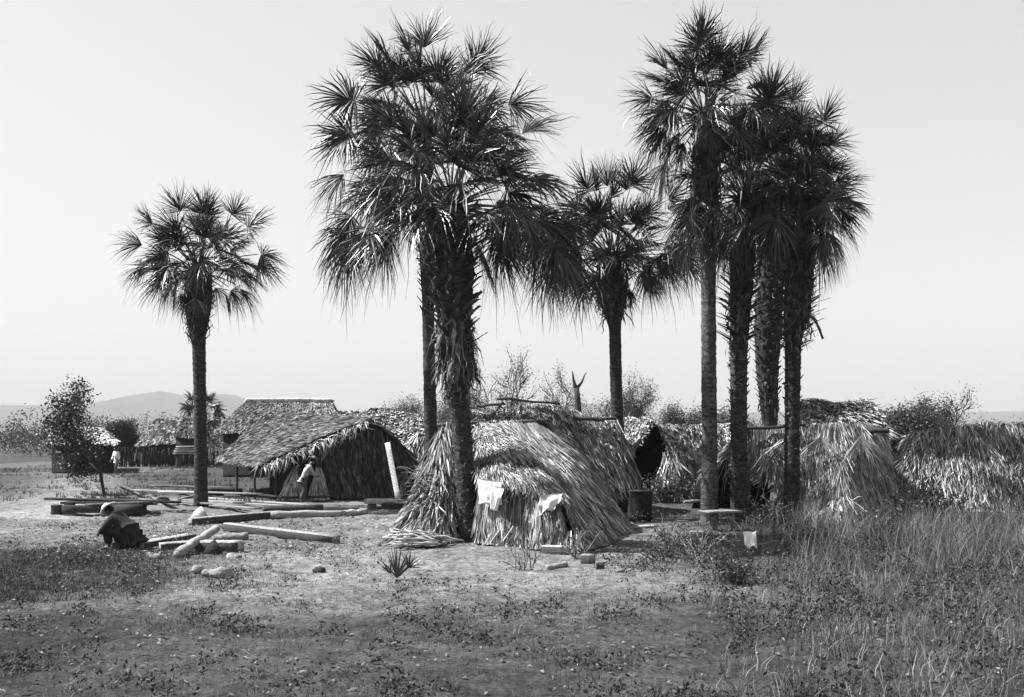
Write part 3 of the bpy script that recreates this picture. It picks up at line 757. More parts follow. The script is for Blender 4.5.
# ---- other huts
def simple_hut(label, R, E_front, E_back, D0, n=1500, tone=(.18, .5), ends=True, w=(.03, .07), L=(.3, .7), wall=True, name='thatched_house', walltone=.07, lift=.12, dark=.3, swing=.15, ridge_roll=False, walltone2=None):
    c = np.mean(np.array(R), 0)
    root = thing(name, label, 'house', (c[0], c[1], 0), 'palm-thatched huts')
    fr = [[r, (r + e) / 2 + A(0, 0, .08), e] for r, e in zip(R, E_front)]
    bk = [[r, (r + e) / 2 + A(0, 0, .08), e] for r, e in zip(R, E_back)]
    e1 = [[R[0], E_front[0]], [R[0], (E_front[0] + E_back[0]) / 2 + (A(0, 0, 0))], [R[0], E_back[0]]]
    e2 = [[R[-1], E_front[-1]], [R[-1], (E_front[-1] + E_back[-1]) / 2], [R[-1], E_back[-1]]]
    sb = MB()
    for c_ in (fr, bk, e1, e2): shell(sb, c_)
    build('roof_core', sb, M_SHELL, root)
    tb = MB(); kw = dict(L=L, w=w, lift=lift, tone=tone, over=.2, dark=dark, swing=swing)
    n = int(n * 1.6); thatch(tb, fr, n, **kw); thatch(tb, bk, n // 3, **kw); thatch(tb, e1, n // 3, **kw); thatch(tb, e2, n // 3, **kw)
    build('roof', tb, M_THATCH, root)
    if ridge_roll:
        rm = MB(); q, _ = path_interp(np.array(R), 60)
        for i in range(len(q) - 1):
            d = unit(q[min(i + 1, 59)] - q[max(i - 1, 0)])
            rm.tube(np.array([q[i] + A(-.22, 0, -.08), q[i] + A(.0, 0, .2), q[i] + A(.3, 0, .1)]), [.07, .11, .05], 5, rng.uniform(.3, .55), jit=.15)
        build('ridge_roll', rm, M_THATCH, root)
    if wall:
        wb = MB(); ring = [*E_front, *E_back[::-1]]
        cen = np.mean(np.array(ring), 0); pts = []
        for p in ring:
            q = p + (cen - p) * .1; pts.append(q)
        pts.append(pts[0])
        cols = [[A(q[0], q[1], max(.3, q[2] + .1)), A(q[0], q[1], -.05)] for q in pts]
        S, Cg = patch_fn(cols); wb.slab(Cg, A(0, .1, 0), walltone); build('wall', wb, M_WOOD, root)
    return root

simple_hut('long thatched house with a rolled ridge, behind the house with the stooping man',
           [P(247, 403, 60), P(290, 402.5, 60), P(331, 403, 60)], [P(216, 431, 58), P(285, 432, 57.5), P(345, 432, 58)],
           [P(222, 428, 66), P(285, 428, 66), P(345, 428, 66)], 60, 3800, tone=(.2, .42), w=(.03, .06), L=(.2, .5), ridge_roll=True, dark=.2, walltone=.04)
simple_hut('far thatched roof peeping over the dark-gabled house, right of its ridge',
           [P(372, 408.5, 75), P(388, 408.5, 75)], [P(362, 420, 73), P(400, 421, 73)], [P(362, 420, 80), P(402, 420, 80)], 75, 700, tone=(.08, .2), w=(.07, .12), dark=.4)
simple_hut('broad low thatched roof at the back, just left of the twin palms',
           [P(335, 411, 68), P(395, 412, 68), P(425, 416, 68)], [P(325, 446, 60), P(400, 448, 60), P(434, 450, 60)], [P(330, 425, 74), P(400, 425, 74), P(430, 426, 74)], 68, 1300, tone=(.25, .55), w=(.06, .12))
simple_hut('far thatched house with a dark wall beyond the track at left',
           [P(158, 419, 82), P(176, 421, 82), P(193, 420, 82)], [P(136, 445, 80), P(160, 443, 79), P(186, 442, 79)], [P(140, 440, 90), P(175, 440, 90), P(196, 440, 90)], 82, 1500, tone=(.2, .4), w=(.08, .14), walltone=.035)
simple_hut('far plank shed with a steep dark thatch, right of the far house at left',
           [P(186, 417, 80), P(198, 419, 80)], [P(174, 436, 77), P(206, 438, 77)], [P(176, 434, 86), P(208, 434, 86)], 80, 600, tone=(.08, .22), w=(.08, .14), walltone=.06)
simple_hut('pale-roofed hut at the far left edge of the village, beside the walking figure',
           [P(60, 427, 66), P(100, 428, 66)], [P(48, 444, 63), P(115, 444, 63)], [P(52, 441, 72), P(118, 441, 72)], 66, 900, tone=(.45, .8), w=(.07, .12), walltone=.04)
simple_hut('low thatched hut seen over the shelters, left of the dark triangular opening',
           [P(570, 417, 50), P(650, 418, 50)], [P(560, 438, 47), P(655, 445, 47)], [P(565, 432, 55), P(655, 432, 55)], 50, 1300, tone=(.25, .6), w=(.05, .1))

def hut_opening():
    root = thing('thatched_hut', 'thatched hut with a large black triangular opening, right of the bare pole palm', 'hut', (6.2, 40, 0), 'palm-thatched huts')
    ap = P(655, 424, 38.0); far = P(722, 427, 42.0)
    gl = P(627, 458, 38.3); gr = P(670, 452, 37.2)
    rid = [ap, (ap + far) / 2, far]
    eF = [gr, P(692, 457, 37.6), P(722, 460, 39.6)]
    eB = [gl, P(655, 446, 44.0), P(690, 446, 46)]
    fr = [[r, (r + e) / 2 + A(0, 0, .06), e] for r, e in zip(rid, eF)]
    bk = [[r, (r + e) / 2 + A(0, 0, .1), e] for r, e in zip(rid, eB)]
    sb = MB(); shell(sb, fr); shell(sb, bk); build('roof_core', sb, M_SHELL, root)
    tb = MB()
    thatch(tb, fr, 2000, L=(.4, .9), w=(.04, .08), lift=.14, tone=(.3, .7), over=.25, swing=.25)
    thatch(tb, bk, 900, L=(.4, .9), w=(.05, .09), tone=(.2, .5))
    rk = [[ap + A(.2, .3, .05), ap + A(-.1, -.3, -.1)], [(ap + gl) / 2 + A(.3, .3, .1), (ap + gl) / 2 + A(-.1, -.2, -.1)], [gl + A(.3, .3, .1), gl + A(-.15, -.2, -.2)]]
    thatch(tb, rk, 260, L=(.3, .6), w=(.04, .07), tone=(.2, .6), swing=.6, over=.2, droop=.8)
    build('roof', tb, M_THATCH, root)
    wc = [[gr + A(-.25, .1, -.05), A(5.45, 37.0, 0)], [P(675, 452, 37), A(6.1, 36.6, 0)], [P(692, 458, 37.8), A(6.9, 37.3, 0)], [P(720, 461, 39.8), A(8.3, 39.5, 0)],
          [P(722, 440, 44), A(9.2, 44, 0)], [P(690, 441, 45.5), A(8.1, 45.5, 0)], [P(655, 441, 43.5), A(6.2, 43.5, 0)], [gl + A(.3, .5, .25), A(4.8, 39.2, 0)]]
    wb = MB(); shell(wb, wc, (0, .12, 0), .04); build('wall_core', wb, M_SHELL, root)
    wm = MB(); thatch(wm, wc[:4], 1100, L=(.4, 1.0), w=(.04, .08), lift=.2, tone=(.25, .7), swing=.35, over=.05); build('wall', wm, M_THATCH, root)
    for a, b in [((4.5, 38.4, 0), P(628, 457, 38.4)), ((5.4, 37.3, 0), gr)]:
        pm = MB(); pole(pm, a, b, .05, .2, .02); build('post', pm, M_WOOD, root)
    return root
hut_opening()

def hut_right():
    root = thing('thatched_hut', 'big shaggy thatched hut reaching the ground behind the right-hand palm clump', 'hut', (10.2, 31, 0), 'palm-thatched huts')
    Rg = [P(744, 428, 31.5), P(770, 429, 31.3), P(800, 426, 31.3), P(840, 425, 31.6), P(882, 428, 32.2)]
    Eb = [P(750, 468, 31.4), P(776, 480, 30.8), P(803, 517, 30.5), P(843, 519, 29.6), P(899, 514, 32.0)]
    cols = [[r, (r + e) / 2 + A(0, -.04, .06), e] for r, e in zip(Rg, Eb)]
    rt = [cols[-1], [Rg[-1], A(12.35, 33.2, 1.5), A(12.8, 33.5, 0)], [Rg[-1], A(12.3, 34.5, 1.5), A(12.6, 35.5, 0)]]
    bk = [[Rg[-1], A(12.2, 36, 0)], [Rg[2], A(9, 36, 0)], [Rg[0], A(7.3, 35.5, .5)]]
    lf = [[Rg[0], P(714, 478, 31.3)], [Rg[0], A(6.4, 33.5, 1.2)], [Rg[0], A(7.0, 35.5, .5)]]
    sb = MB()
    for c in (cols, rt, bk, lf): shell(sb, c)
    build('roof_core', sb, M_SHELL, root)
    tb = MB()
    thatch(tb, cols[:2], 500, L=(.5, 1.0), w=(.03, .06), lift=.15, tone=(.15, .45), swing=.25, over=.15)
    thatch(tb, cols[1:], 18000, L=(.4, 1.0), w=(.012, .03), lift=.2, tone=(.22, .62), swing=.18, over=.05)
    thatch(tb, rt, 2200, L=(.5, 1.1), w=(.03, .06), lift=.15, tone=(.12, .4), swing=.2, over=.05)
    thatch(tb, bk, 700, L=(.6, 1.1), w=(.05, .09)); thatch(tb, lf, 900, L=(.5, 1.0), w=(.03, .07), tone=(.12, .4), over=.2)
    build('roof', tb, M_THATCH, root)
    # fan fronds tied under the ridge at the open left end
    fb = MB()
    for (px, py, R_, sp, ax) in [(752, 430, 1.3, .55, (-.15, -.25, -1)), (766, 430, 1.4, .6, (.15, -.3, -1)), (784, 428, 1.4, .5, (-.35, -.3, -1)), (800, 427, 1.2, .7, (-.5, -.3, -1)), (822, 427, 1.2, .8, (-.2, -.4, -1)), (735, 438, 1.2, .4, (-.5, -.2, -1)), (858, 428, 1.1, .8, (.1, -.4, -1))]:
        fan_leaf(fb, P(px, py, 30.9), A(*ax), A(0, -1, .3), R_, .05, 24, span=sp, tone=.22)
    build('tied_fronds', fb, M_DEAD, root)
    pm = MB(); pole(pm, P(738, 428, 31.2), P(806, 425, 31.0), .06, .08); build('ridge_pole', pm, M_WOOD, root)
    pm = MB(); pole(pm, P(868, 430, 31.8), P(889, 431, 31.6), .09, .08); build('ridge_pole', pm, M_WOOD, root)
    for px, py, top in [(717, 518, 474), (748, 517, 445)]:
        pm = MB(); b = P(px, py, 30.6); b[2] = 0; pole(pm, b, P(px, top, 30.9), .05, .1); build('post', pm, M_WOOD, root)
    wb = MB(); closed(wb, [A(6.1, 33.8, 0), A(9.6, 33.4, 0), A(9.6, 33.4, 2.0), A(7.7, 33.0, 2.2), A(6.3, 33.8, 1.2)], (0, .12, 0), .04); build('wall', wb, M_SHELL, root)
hut_right()

simple_hut('thatched hut with a humped pale roof showing above the big shaggy hut at right',
           [P(800, 402, 37), P(812, 399, 37), P(835, 404, 37), P(866, 401, 37.5)], [P(795, 445, 34.5), P(815, 446, 34.3), P(845, 446, 34.3), P(890, 436, 35.5)],
           [P(798, 435, 41), P(815, 435, 41), P(845, 435, 41), P(888, 430, 41)], 37, 2800, tone=(.2, .6), w=(.03, .07), lift=.2, swing=.25, name='thatched_hut')
simple_hut('straw hut at the right edge, thatched down to the ground',
           [P(915, 433, 34.5), P(985, 424, 34.5), P(1075, 424, 34.5)], [P(892, 508, 33.0), P(985, 512, 32.4), P(1095, 511, 32.6)], [A(13.4, 38.5, .2), A(16.5, 38.5, .2), A(20.5, 38.5, .2)], 34, 5200, tone=(.14, .6), w=(.02, .045), L=(.4, 1.0), lift=.2, swing=.22, wall=False, name='thatched_hut', dark=.4)
simple_hut('small thatched hut seen between the two left trunks of the right-hand clump',
           [P(690, 426, 48), P(730, 424, 48)], [P(680, 445, 45), P(742, 446, 45)], [P(684, 440, 53), P(742, 440, 53)], 48, 800, tone=(.3, .65), w=(.05, .1), name='thatched_hut')

def cone_stack():
    root = thing('straw_stack', 'small pointed dark stack beside the bare pole palm, in front of the leafy tree', 'straw stack', P(633, 424, 52) * A(1, 1, 0))
    b = P(633, 424, 52); cols = []
    for a in np.linspace(0, 2 * np.pi, 10): cols.append([P(632, 410, 52), A(b[0] + .45 * math.cos(a), 52 + .45 * math.sin(a), 2.6), A(b[0] + .55 * math.cos(a), 52 + .55 * math.sin(a), .0)])
    m = MB(); shell(m, cols, (0, 0, -.05), .06); build('core', m, M_SHELL, root)
    m = MB(); thatch(m, cols, 260, w=(.06, .1), tone=(.06, .2)); build('straw', m, M_THATCH, root)
cone_stack()

def straw_pile(label, px, top, D, r, n=500, tone=(.25, .65)):
    c = P(px, top, D); root = thing('straw_pile', label, 'straw pile', c * A(1, 1, 0))
    cols = [[c + A(math.cos(a), math.sin(a), 0) * r * .15, A(c[0] + r * .6 * math.cos(a), D + r * .6 * math.sin(a), c[2] * .62), A(c[0] + r * math.cos(a), D + r * math.sin(a), 0)] for a in np.linspace(0, 2 * np.pi, 10)]
    m = MB(); shell(m, cols, (0, 0, -.05), .06); build('core', m, M_SHELL, root)
    m = MB(); thatch(m, cols, n, L=(.3, .9), w=(.03, .07), lift=.25, tone=tone, swing=.4); build('straw', m, M_THATCH, root)
straw_pile('loose pale straw pile between the dark gable and the frond heap', 423, 434, 45, 1.9, 900)

# ------------------------------------------------------------------ trees and shrubs
def branching(wm, tips, p, d, ln, r, depth, spread=.55, up=.15, kids=(2, 4), tone=.06, sides=5):
    pts = [p]; q = p.copy(); dd = d.copy()
    for i in range(4):
        dd = unit(dd + rng.normal(0, .14, 3) + A(0, 0, up * .2)); q = q + dd * ln / 4; pts.append(q)
    rm_ = max(r, .02); wm.tube(pts, np.linspace(rm_, max(r * .62, .014), 5), sides if depth > 1 else 3, tone, cap=depth <= 1)
    if depth <= 0: tips.append((q, dd)); return
    if depth <= 2: tips.append(((p + q) / 2, dd)); tips.append((q, dd))
    for i in range(rng.integers(kids[0], kids[1])):
        nd = unit(dd + rng.normal(0, spread, 3) + A(0, 0, up)); st = pts[rng.integers(2, 5)]
        branching(wm, tips, st, nd, ln * rng.uniform(.6, .85), r * .58, depth - 1, spread, up, kids, tone, sides)

def leaves(mb, tips, per, spread, size, tone, flat=.3):
    n = len(tips) * per
    c = np.repeat(np.array([t[0] for t in tips]), per, 0) + rng.normal(0, spread, (n, 3))
    d = unit(rng.normal(0, 1, (n, 3)) + A(0, 0, -.2)); s = unit(np.cross(d, rng.normal(0, 1, (n, 3))))
    L = size * rng.uniform(.6, 1.3, n)
    C = c[:, None] + d[:, None] * (L[:, None] * np.array([-.5, 0, .5])[None])[..., None]
    W = (L * .55)[:, None] * np.array([.15, 1, .15])[None]
    mb.strips(C, W, s, tone * rng.uniform(.6, 1.5, n))

def tree(label, px, D, top, trunk_r, depth=4, leaf=(6, .25, .18, .05), kids=(2, 4), seed=1, lean=(0, 0, 1), frac=.32, bark=.08, spread=.55, name='leafy_tree', group='trees behind the huts', stems=1, up=.15):
    global rng
    rng = np.random.default_rng(seed)
    b = A((px - CX) * D / F, D, 0); H = EYE + (HY - top) * D / F
    root = thing(name, label, 'tree', b, group)
    wm = MB(); tips = []
    for s_ in range(stems):
        d = unit(A(*lean) + (rng.normal(0, .25, 3) if stems > 1 else 0)); branching(wm, tips, b - A(0, 0, .1), d, H * frac, trunk_r, depth, spread=spread, kids=kids, tone=bark, up=up)
    hi = max(t[0][2] for t in tips); sc = H / hi
    for V in wm.v: V[:, 2] *= sc; 
    tips = [(A(t[0][0], t[0][1], t[0][2] * sc), t[1]) for t in tips]
    build('trunk', wm, M_BARK, root)
    if leaf:
        lm = MB(); leaves(lm, tips, *leaf); build('crown', lm, M_BUSH, root)
    return root

tree('sparse twiggy tree directly right of the stout palm trunk', 497, 62, 348, .13, 5, (10, .25, .09, .09), (2, 4), 31, bark=.12, stems=2, frac=.3)
tree('sparse twiggy tree behind the shelter with bare ridge poles', 537, 64, 357, .12, 5, (12, .25, .09, .08), (2, 4), 32, bark=.12, stems=2, frac=.3)
tree('low scrubby tree left of the twin palm trunks', 405, 75, 402, .1, 4, (60, .4, .11, .12), (2, 4), 33, bark=.12, stems=3)
tree('low scrubby tree behind the twin palm trunks', 452, 70, 392, .1, 4, (60, .4, .11, .11), (2, 4), 34, bark=.12, stems=3)
tree('broad leafy tree behind the bare pole palm', 634, 70, 374, .16, 5, (30, .32, .11, .085), (2, 4), 35, bark=.12, stems=2, frac=.3)
tree('bushy round tree above the hut with the black opening', 683, 66, 409, .1, 4, (80, .34, .11, .06), (2, 4), 36, bark=.1, stems=3)
tree('low leafy tree behind the middle trunks of the right-hand clump', 735, 60, 414, .1, 4, (60, .35, .11, .08), (2, 4), 37, bark=.1, stems=3)
tree('dense dark tree at the right edge beyond the straw huts', 900, 46, 408, .12, 4, (80, .28, .09, .045), (3, 5), 38, bark=.08, stems=4)
tree('taller sparse tree at the right edge above the dense dark one', 930, 50, 388, .12, 5, (18, .22, .08, .05), (2, 4), 39, bark=.08, stems=2)
tree('dark leafy tree at the left edge overhanging the walking figure', 105, 40, 386, .07, 4, (90, .22, .11, .03), (2, 4), 40, bark=.06, stems=1, spread=.4, frac=.36)
tree('small round tree by the far hut at left', 127, 88, 422, .12, 4, (90, .3, .12, .035), (3, 5), 41, bark=.06, stems=2)
tree('rounded scrub tree far off between the shelters', 600, 90, 413, .1, 4, (40, .7, .16, .13), (2, 4), 42, bark=.12, stems=4)

def far_wood():
    global rng
    rng = np.random.default_rng(77)
    m = MB(); tips = []
    for i in range(520):
        D = rng.uniform(105, 230); x = rng.uniform(-.72, .75) * D; px = CX + x / D * F
        h = rng.uniform(2.2, 4.6) * (1 + .5 * fbm(x, D, .03)); r = rng.uniform(1.2, 2.8)
        for j in range(9):
            c = A(x, D, 0) + A(rng.normal(0, r * .5), rng.normal(0, r * .5), h * rng.uniform(.15, .95)); tips.append((c, None))
    leaves(m, tips, 34, .55, .26, .06)
    o = build('far_wood', m, M_BUSH); tag(o, 'far-off scrub wood along the horizon behind the village', None, kind='stuff')
far_wood()

def dead_tree():
    b = P(579, 432, 58) * A(1, 1, 0)
    root = thing('dead_tree', 'forked dead tree stub standing bare against the sky', 'tree', b)
    m = MB(); q = lambda x, y: P(x, y, 58)
    m.tube(path_interp([b, q(579, 412), q(578, 400), q(576.5, 388)], 9)[0], np.linspace(.24, .15, 9), 9, .07, jit=.08)
    m.tube(path_interp([q(576.5, 389), q(573.5, 381), q(572.5, 371)], 6)[0], np.linspace(.13, .03, 6), 6, .07, jit=.08)
    m.tube(path_interp([q(576.5, 389), q(582, 382), q(585, 374), q(587, 372)], 6)[0], np.linspace(.11, .02, 6), 6, .07, jit=.08)
    m.tube([q(578, 397), q(580.5, 394.5)], [.07, .03], 5, .07)
    build('trunk', m, M_BARK, root)
dead_tree()

def shrub(label, px, py, h, r, n=500, leafs=.07, tone=.06, twigs=14, seed=1, twt=.2, name='shrub', flat=.8):
    global rng
    rng = np.random.default_rng(seed)
    b = G(px, py); b[2] = gz(b[0], b[1])
    root = thing(name, label, 'shrub', b, 'shrubs and weeds in the yard')
    wm = MB(); tips = []
    for i in range(twigs):
        a = rng.random() * 6.28; e = rng.uniform(.35, 1.4)
        d = unit(A(math.cos(a) * math.cos(e) * r / h * 1.2, math.sin(a) * math.cos(e) * r / h * 1.2, math.sin(e)))
        L = h * rng.uniform(.55, 1.05); k = 6; pts = [b + rng.normal(0, .06, 3) * A(1, 1, 0)]
        for q in range(k): d = unit(d + rng.normal(0, .16, 3)); pts.append(pts[-1] + d * L / k)
        wm.tube(pts, np.linspace(.014, .006, k + 1), 4, twt, cap=False)
        for q in range(2, k + 1): tips.append((pts[q], d))
        for _ in range(2):
            s_ = pts[rng.integers(2, k)]; d2 = unit(d + rng.normal(0, .6, 3)); e_ = s_ + d2 * L * .35
            wm.tube([s_, (s_ + e_) / 2 + rng.normal(0, .02, 3), e_], [.008, .006, .004], 3, twt, cap=False); tips.append((e_, d2))
    build('stem', wm, M_BARK, root)
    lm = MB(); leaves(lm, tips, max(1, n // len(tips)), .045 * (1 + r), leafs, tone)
    build('foliage', lm, M_BUSH, root)
    return root

shrub('leafy weeds growing in front of the hut with the black opening', 660, 503, 1.15, .9, 1500, .10, .10, 22, 51)
shrub('pale weedy bush against the straw wall right of the black opening', 690, 503, 1.2, .8, 1200, .10, .16, 20, 52)
shrub('loose twiggy weed standing in the open, right of the wooden stump', 668, 556, .95, .55, 420, .06, .09, 20, 53, .28)
shrub('bushy weed in front of the leftmost clump trunk', 700, 562, .85, .6, 420, .05, .08, 20, 54, .3)
shrub('small dense green bush nearest the frame edge below the white cloth', 733, 583, .62, .42, 1300, .05, .045, 26, 55)
shrub('dark weedy clump left of the twiggy weed', 655, 560, .5, .35, 500, .05, .05, 16, 56)
shrub('thin weed at the corner of the front straw shelter', 578, 560, .7, .35, 160, .05, .10, 12, 57, .25)
shrub('small weed with thin stems by the fallen stick', 524, 571, .55, .25, 110, .05, .08, 9, 58, .2)
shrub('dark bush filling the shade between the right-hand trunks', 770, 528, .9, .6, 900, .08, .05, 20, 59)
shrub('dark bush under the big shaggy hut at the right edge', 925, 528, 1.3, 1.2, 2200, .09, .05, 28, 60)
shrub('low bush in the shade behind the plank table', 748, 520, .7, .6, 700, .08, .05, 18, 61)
shrub('leafy weed beside the post of the big shaggy hut', 880, 545, .9, .6, 700, .06, .09, 20, 62)

def rosette():
    b = G(397, 578); root = thing('spiky_plant', 'spiky palm seedling growing in the yard foreground', 'plant', b)
    m = MB()
    for i in range(22):
        a = rng.random() * 6.28; e = rng.uniform(.7, 1.45); L = rng.uniform(.3, .85)
        d = A(math.cos(a) * math.cos(e), math.sin(a) * math.cos(e) * .7, math.sin(e)); t = np.linspace(0, 1, 5)
        C = b + d * (L * t)[:, None]; C[:, 2] -= .1 * L * t ** 2
        m.strips(C[None], (.03 * np.interp(t, [0, .4, 1], [.6, 1, .08]))[None], unit(np.cross(d, A(.3, -1, .2)))[None], .06 + .06 * rng.random())
    fan_leaf(m, P(407, 572, 17.7), A(.4, 0, 1), A(0, -1, .3), .3, .1, 14, span=1.0, tone=.06)
    fan_leaf(m, P(392, 578, 17.9), A(-.3, 0, 1), A(0, -1, .3), .3, .1, 12, span=.7, tone=.06)
    build('fronds', m, M_LEAF, root)
rosette()

# ------------------------------------------------------------------ grass and litter (uncountable)
def blades(mb, n, xy, h, tone, w=.012, lean=.5, clump=6):
    b = np.repeat(xy, clump, 0) + rng.normal(0, .045, (len(xy) * clump, 2)); n = len(b)
    z = np.array([gz(x, y) for x, y in b])
    H = h[0] + (h[1] - h[0]) * rng.random(n) ** 1.5
    a = rng.random(n) * 6.28; ln = rng.random(n) * lean
    t = np.linspace(0, 1, 4)
    C = np.zeros((n, 4, 3))
    C[..., 0] = b[:, 0, None] + (np.cos(a) * ln * H)[:, None] * t ** 1.7
    C[..., 1] = b[:, 1, None] + (np.sin(a) * ln * H)[:, None] * t ** 1.7
    C[..., 2] = z[:, None] - .01 + H[:, None] * t * (1 - .25 * (ln[:, None]) * t)
    C[:, 1:] += rng.normal(0, .03, (n, 3, 3)) * H[:, None, None] * np.array([.5, 1, 1.4])[None, :, None]
    C[..., 2] = np.maximum(C[..., 2], z[:, None] - .01)
    yaw = rng.random(n) * 6.28
    mb.strips(C, (w * rng.uniform(.6, 1.5, n))[:, None] * np.array([1, .9, .6, .1])[None], np.stack([np.cos(yaw), np.sin(yaw), 0 * yaw], 1), rng.uniform(*tone, n) * np.repeat(np.array([1 + .8 * fbm(x, y, .8) for x, y in xy]), clump).clip(.3, 2))

def scatter(n, fx, fy, dens):
    out = []
    while len(out) < n:
        x = rng.uniform(*fx); y = rng.uniform(*fy)
        if rng.random() < dens(x, y): out.append((x, y))
    return np.array(out)

def grass():
    m = MB()
    def d_right(x, y):
        px = CX + x / y * F
        return sm(690, 850, px + 60 * fbm(x, y, .8)) * (0.35 + .65 * sm(-.2, .4, fbm(x, y, .9))) * (1 - sm(27.5, 28.8, y))
    blades(m, 0, scatter(7500, (1.5, 16), (9.0, 28.5), d_right), (.05, .4), (.03, .34), .008, 1.0, 6)
    def d_tall(x, y):
        px = CX + x / y * F
        return sm(750, 830, px + 40 * fbm(x, y, .9)) * (1 - sm(28, 28.7, y)) * sm(16, 21, y) * (.15 + .85 * sm(-.1, .4, fbm(x, y, 1.1)))
    blades(m, 0, scatter(1500, (4, 14), (15, 28.7), d_tall), (.35, 1.05), (.08, .36), .009, .75, 6)
    def d_low(x, y):
        px = CX + x / y * F
        return (.12 + .88 * sm(-.05, .35, fbm(x, y, .7))) * (1 - sm(250, 420, px + 80 * fbm(x, y, .5)) * (1 - sm(540, 660, px)) * sm(15.5, 19, y))
    blades(m, 0, scatter(15000, (-15, 12), (9, 25), d_low), (.015, .10), (.04, .17), .007, 1.2, 6)
    blades(m, 0, scatter(6500, (-13, -2), (15.5, 23.5), lambda x, y: (1 - sm(-8.5, -4.5, x + 1.5 * fbm(x, y, .6))) * (1 - sm(19.5, 23, y + fbm(x, y, .5)))), (.02, .13), (.03, .13), .008, 1.2, 7)
    def d_far(x, y): return sm(-.05, .3, fbm(x, y, .35))
    blades(m, 0, scatter(4200, (-36, -7), (36, 85), d_far), (.06, .28), (.05, .2), .025, .9, 5)
    # broad-leaved weeds mixed into the grass
    w_ = scatter(5200, (-14, 13), (9, 28), lambda x, y: max(.5 * d_low(x, y), d_right(x, y)) * sm(0, .3, fbm(x + 9, y, 1.2)))
    tips = [(A(x, y, gz(x, y) + rng.uniform(.02, .42 if x > 3 else .1)), None) for x, y in w_]
    leaves(m, tips, 10, .06, .05, .06)
    o = build('grass', m, M_GRASS); tag(o, 'rough grass and weeds, tallest at the right foreground', None, kind='stuff')
grass()

def litter():
    m = MB()
    n = 9000; xy = scatter(n, (-14, 11), (9.5, 34), lambda x, y: .3 + .7 * sm(-.2, .4, fbm(x, y, .6)))
    z = np.array([gz(x, y) for x, y in xy]) + .012
    a = rng.random(n) * 6.28; L = rng.uniform(.02, .11, n) * (rng.random(n) ** .5 + .3)
    d = np.stack([np.cos(a), np.sin(a), rng.normal(0, .12, n)], 1); c = np.stack([xy[:, 0], xy[:, 1], z + .01], 1)
    t = np.array([-.5, 0, .5]); C = c[:, None] + d[:, None] * (L[:, None] * t)[..., None]; C[:, 1, 2] += .012
    s = unit(np.stack([-np.sin(a), np.cos(a), rng.normal(0, .4, n)], 1))
    m.strips(C, rng.uniform(.01, .045, n)[:, None] * np.array([.5, 1, .3])[None], s, .03 + .24 * rng.random(n) ** 2.5)
    n = 800; c = np.stack([rng.uniform(-10.5, -3.5, n), rng.uniform(20.5, 30, n), np.zeros(n)], 1)
    c[:, 2] = [gz(x, y) + .02 for x, y in c[:, :2]]; a = rng.random(n) * 6.28; d = np.stack([np.cos(a), np.sin(a), rng.normal(0, .2, n)], 1); L = rng.uniform(.03, .11, n)
    m.strips(c[:, None] + d[:, None] * (L[:, None] * np.array([-.5, .5]))[..., None], rng.uniform(.02, .06, (n, 1)) * np.ones((1, 2)), unit(np.stack([-np.sin(a), np.cos(a), rng.normal(0, .4, n)], 1)), .05 + .4 * rng.random(n) ** 2)
    o = build('leaf_litter', m, M_THATCH); tag(o, 'dry leaf scraps and chips scattered over the yard', None, kind='stuff')
litter()

# ------------------------------------------------------------------ timber lying in the yard
def timber(label, a, b, w, h, tone=.35, kind='beam', z0=0., z1=None, group='timbers lying in the yard', endtone=None):
    "squared beam, plank or round log between two ground pixels (bottom edge)"
    a = np.asarray(a, float).copy(); b = np.asarray(b, float).copy()
    a[2] = gz(a[0], a[1]) + z0 + h / 2 - .015; b[2] = gz(b[0], b[1]) + (z0 if z1 is None else z1) + h / 2 - .015
    m = MB()
    if kind == 'log':
        t = np.linspace(0, 1, 9)[:, None]; p = a + (b - a) * t + rng.normal(0, .012, (9, 3)); m.tube(p, h / 2 * np.linspace(1, .88, 9), 12, tone, jit=.04)
    else: m.beam(a, b, w, h, tone, endtone=endtone, side=.1 if kind == 'beam' else None)  # long sides of beams toned darker than the top, shade put into the colour
    o = build({'log': 'log', 'beam': 'timber_beam', 'plank': 'plank'}[kind], m, M_WOOD, loc=(a + b) / 2)
    return tag(o, label, {'log': 'log', 'beam': 'beam', 'plank': 'plank'}[kind], group)

timber('squared beam lying crosswise, with a white chip of wood standing on its left end', G(190, 525), G(280, 518), .22, .24, .4)
timber('longest squared beam in the yard, slanting towards the spiky seedling', G(227, 531), G(336, 544), .24, .19, .42)
timber('squared beam with a bright top, right beside the squatting man', G(138, 549), G(191, 539), .3, .16, .48)
timber('rough round log propped slantwise across the cut blocks', G(177, 560), G(216, 547), .2, .2, .5, 'log', 0, .32)
timber('pale squared block with its cut end facing right, under the slanting log', G(196, 553), G(241, 554), .3, .26, .55)
timber('short pale slab half under the slanting log, left side', G(160, 551), G(197, 549), .25, .18, .5)
timber('rounded log lying behind the pale squared block', G(212, 541), G(248, 541), .2, .2, .35, 'log')
timber('peeled pale log lying before the straw bundles', G(270, 519), G(345, 516), .22, .24, .5, 'log')
timber('dark barked log lying just in front of the stooping man', G(263, 513), G(322, 511), .25, .27, .1, 'log')
timber('short pale log with a dark sawn end near the plank bench', G(344, 516), G(367, 515), .25, .22, .5, 'log')
timber('dark squared beam right of the lone palm trunk', G(207, 496), G(242, 495), .25, .3, .08)
timber('short pale log lying alone in the weeds before the front shelter', G(548, 570), G(566, 568), .1, .11, .45, 'log')
timber('pale broken block at the foot of the front straw shelter', G(545, 553), G(567, 556), .2, .2, .5)
timber('squared stub with one bright and one dark side in the yard', G(583, 564), G(593, 565), .18, .2, .3)
timber('dark wooden stub farthest right among the small blocks', G(596, 570), G(604, 570), .14, .15, .2)
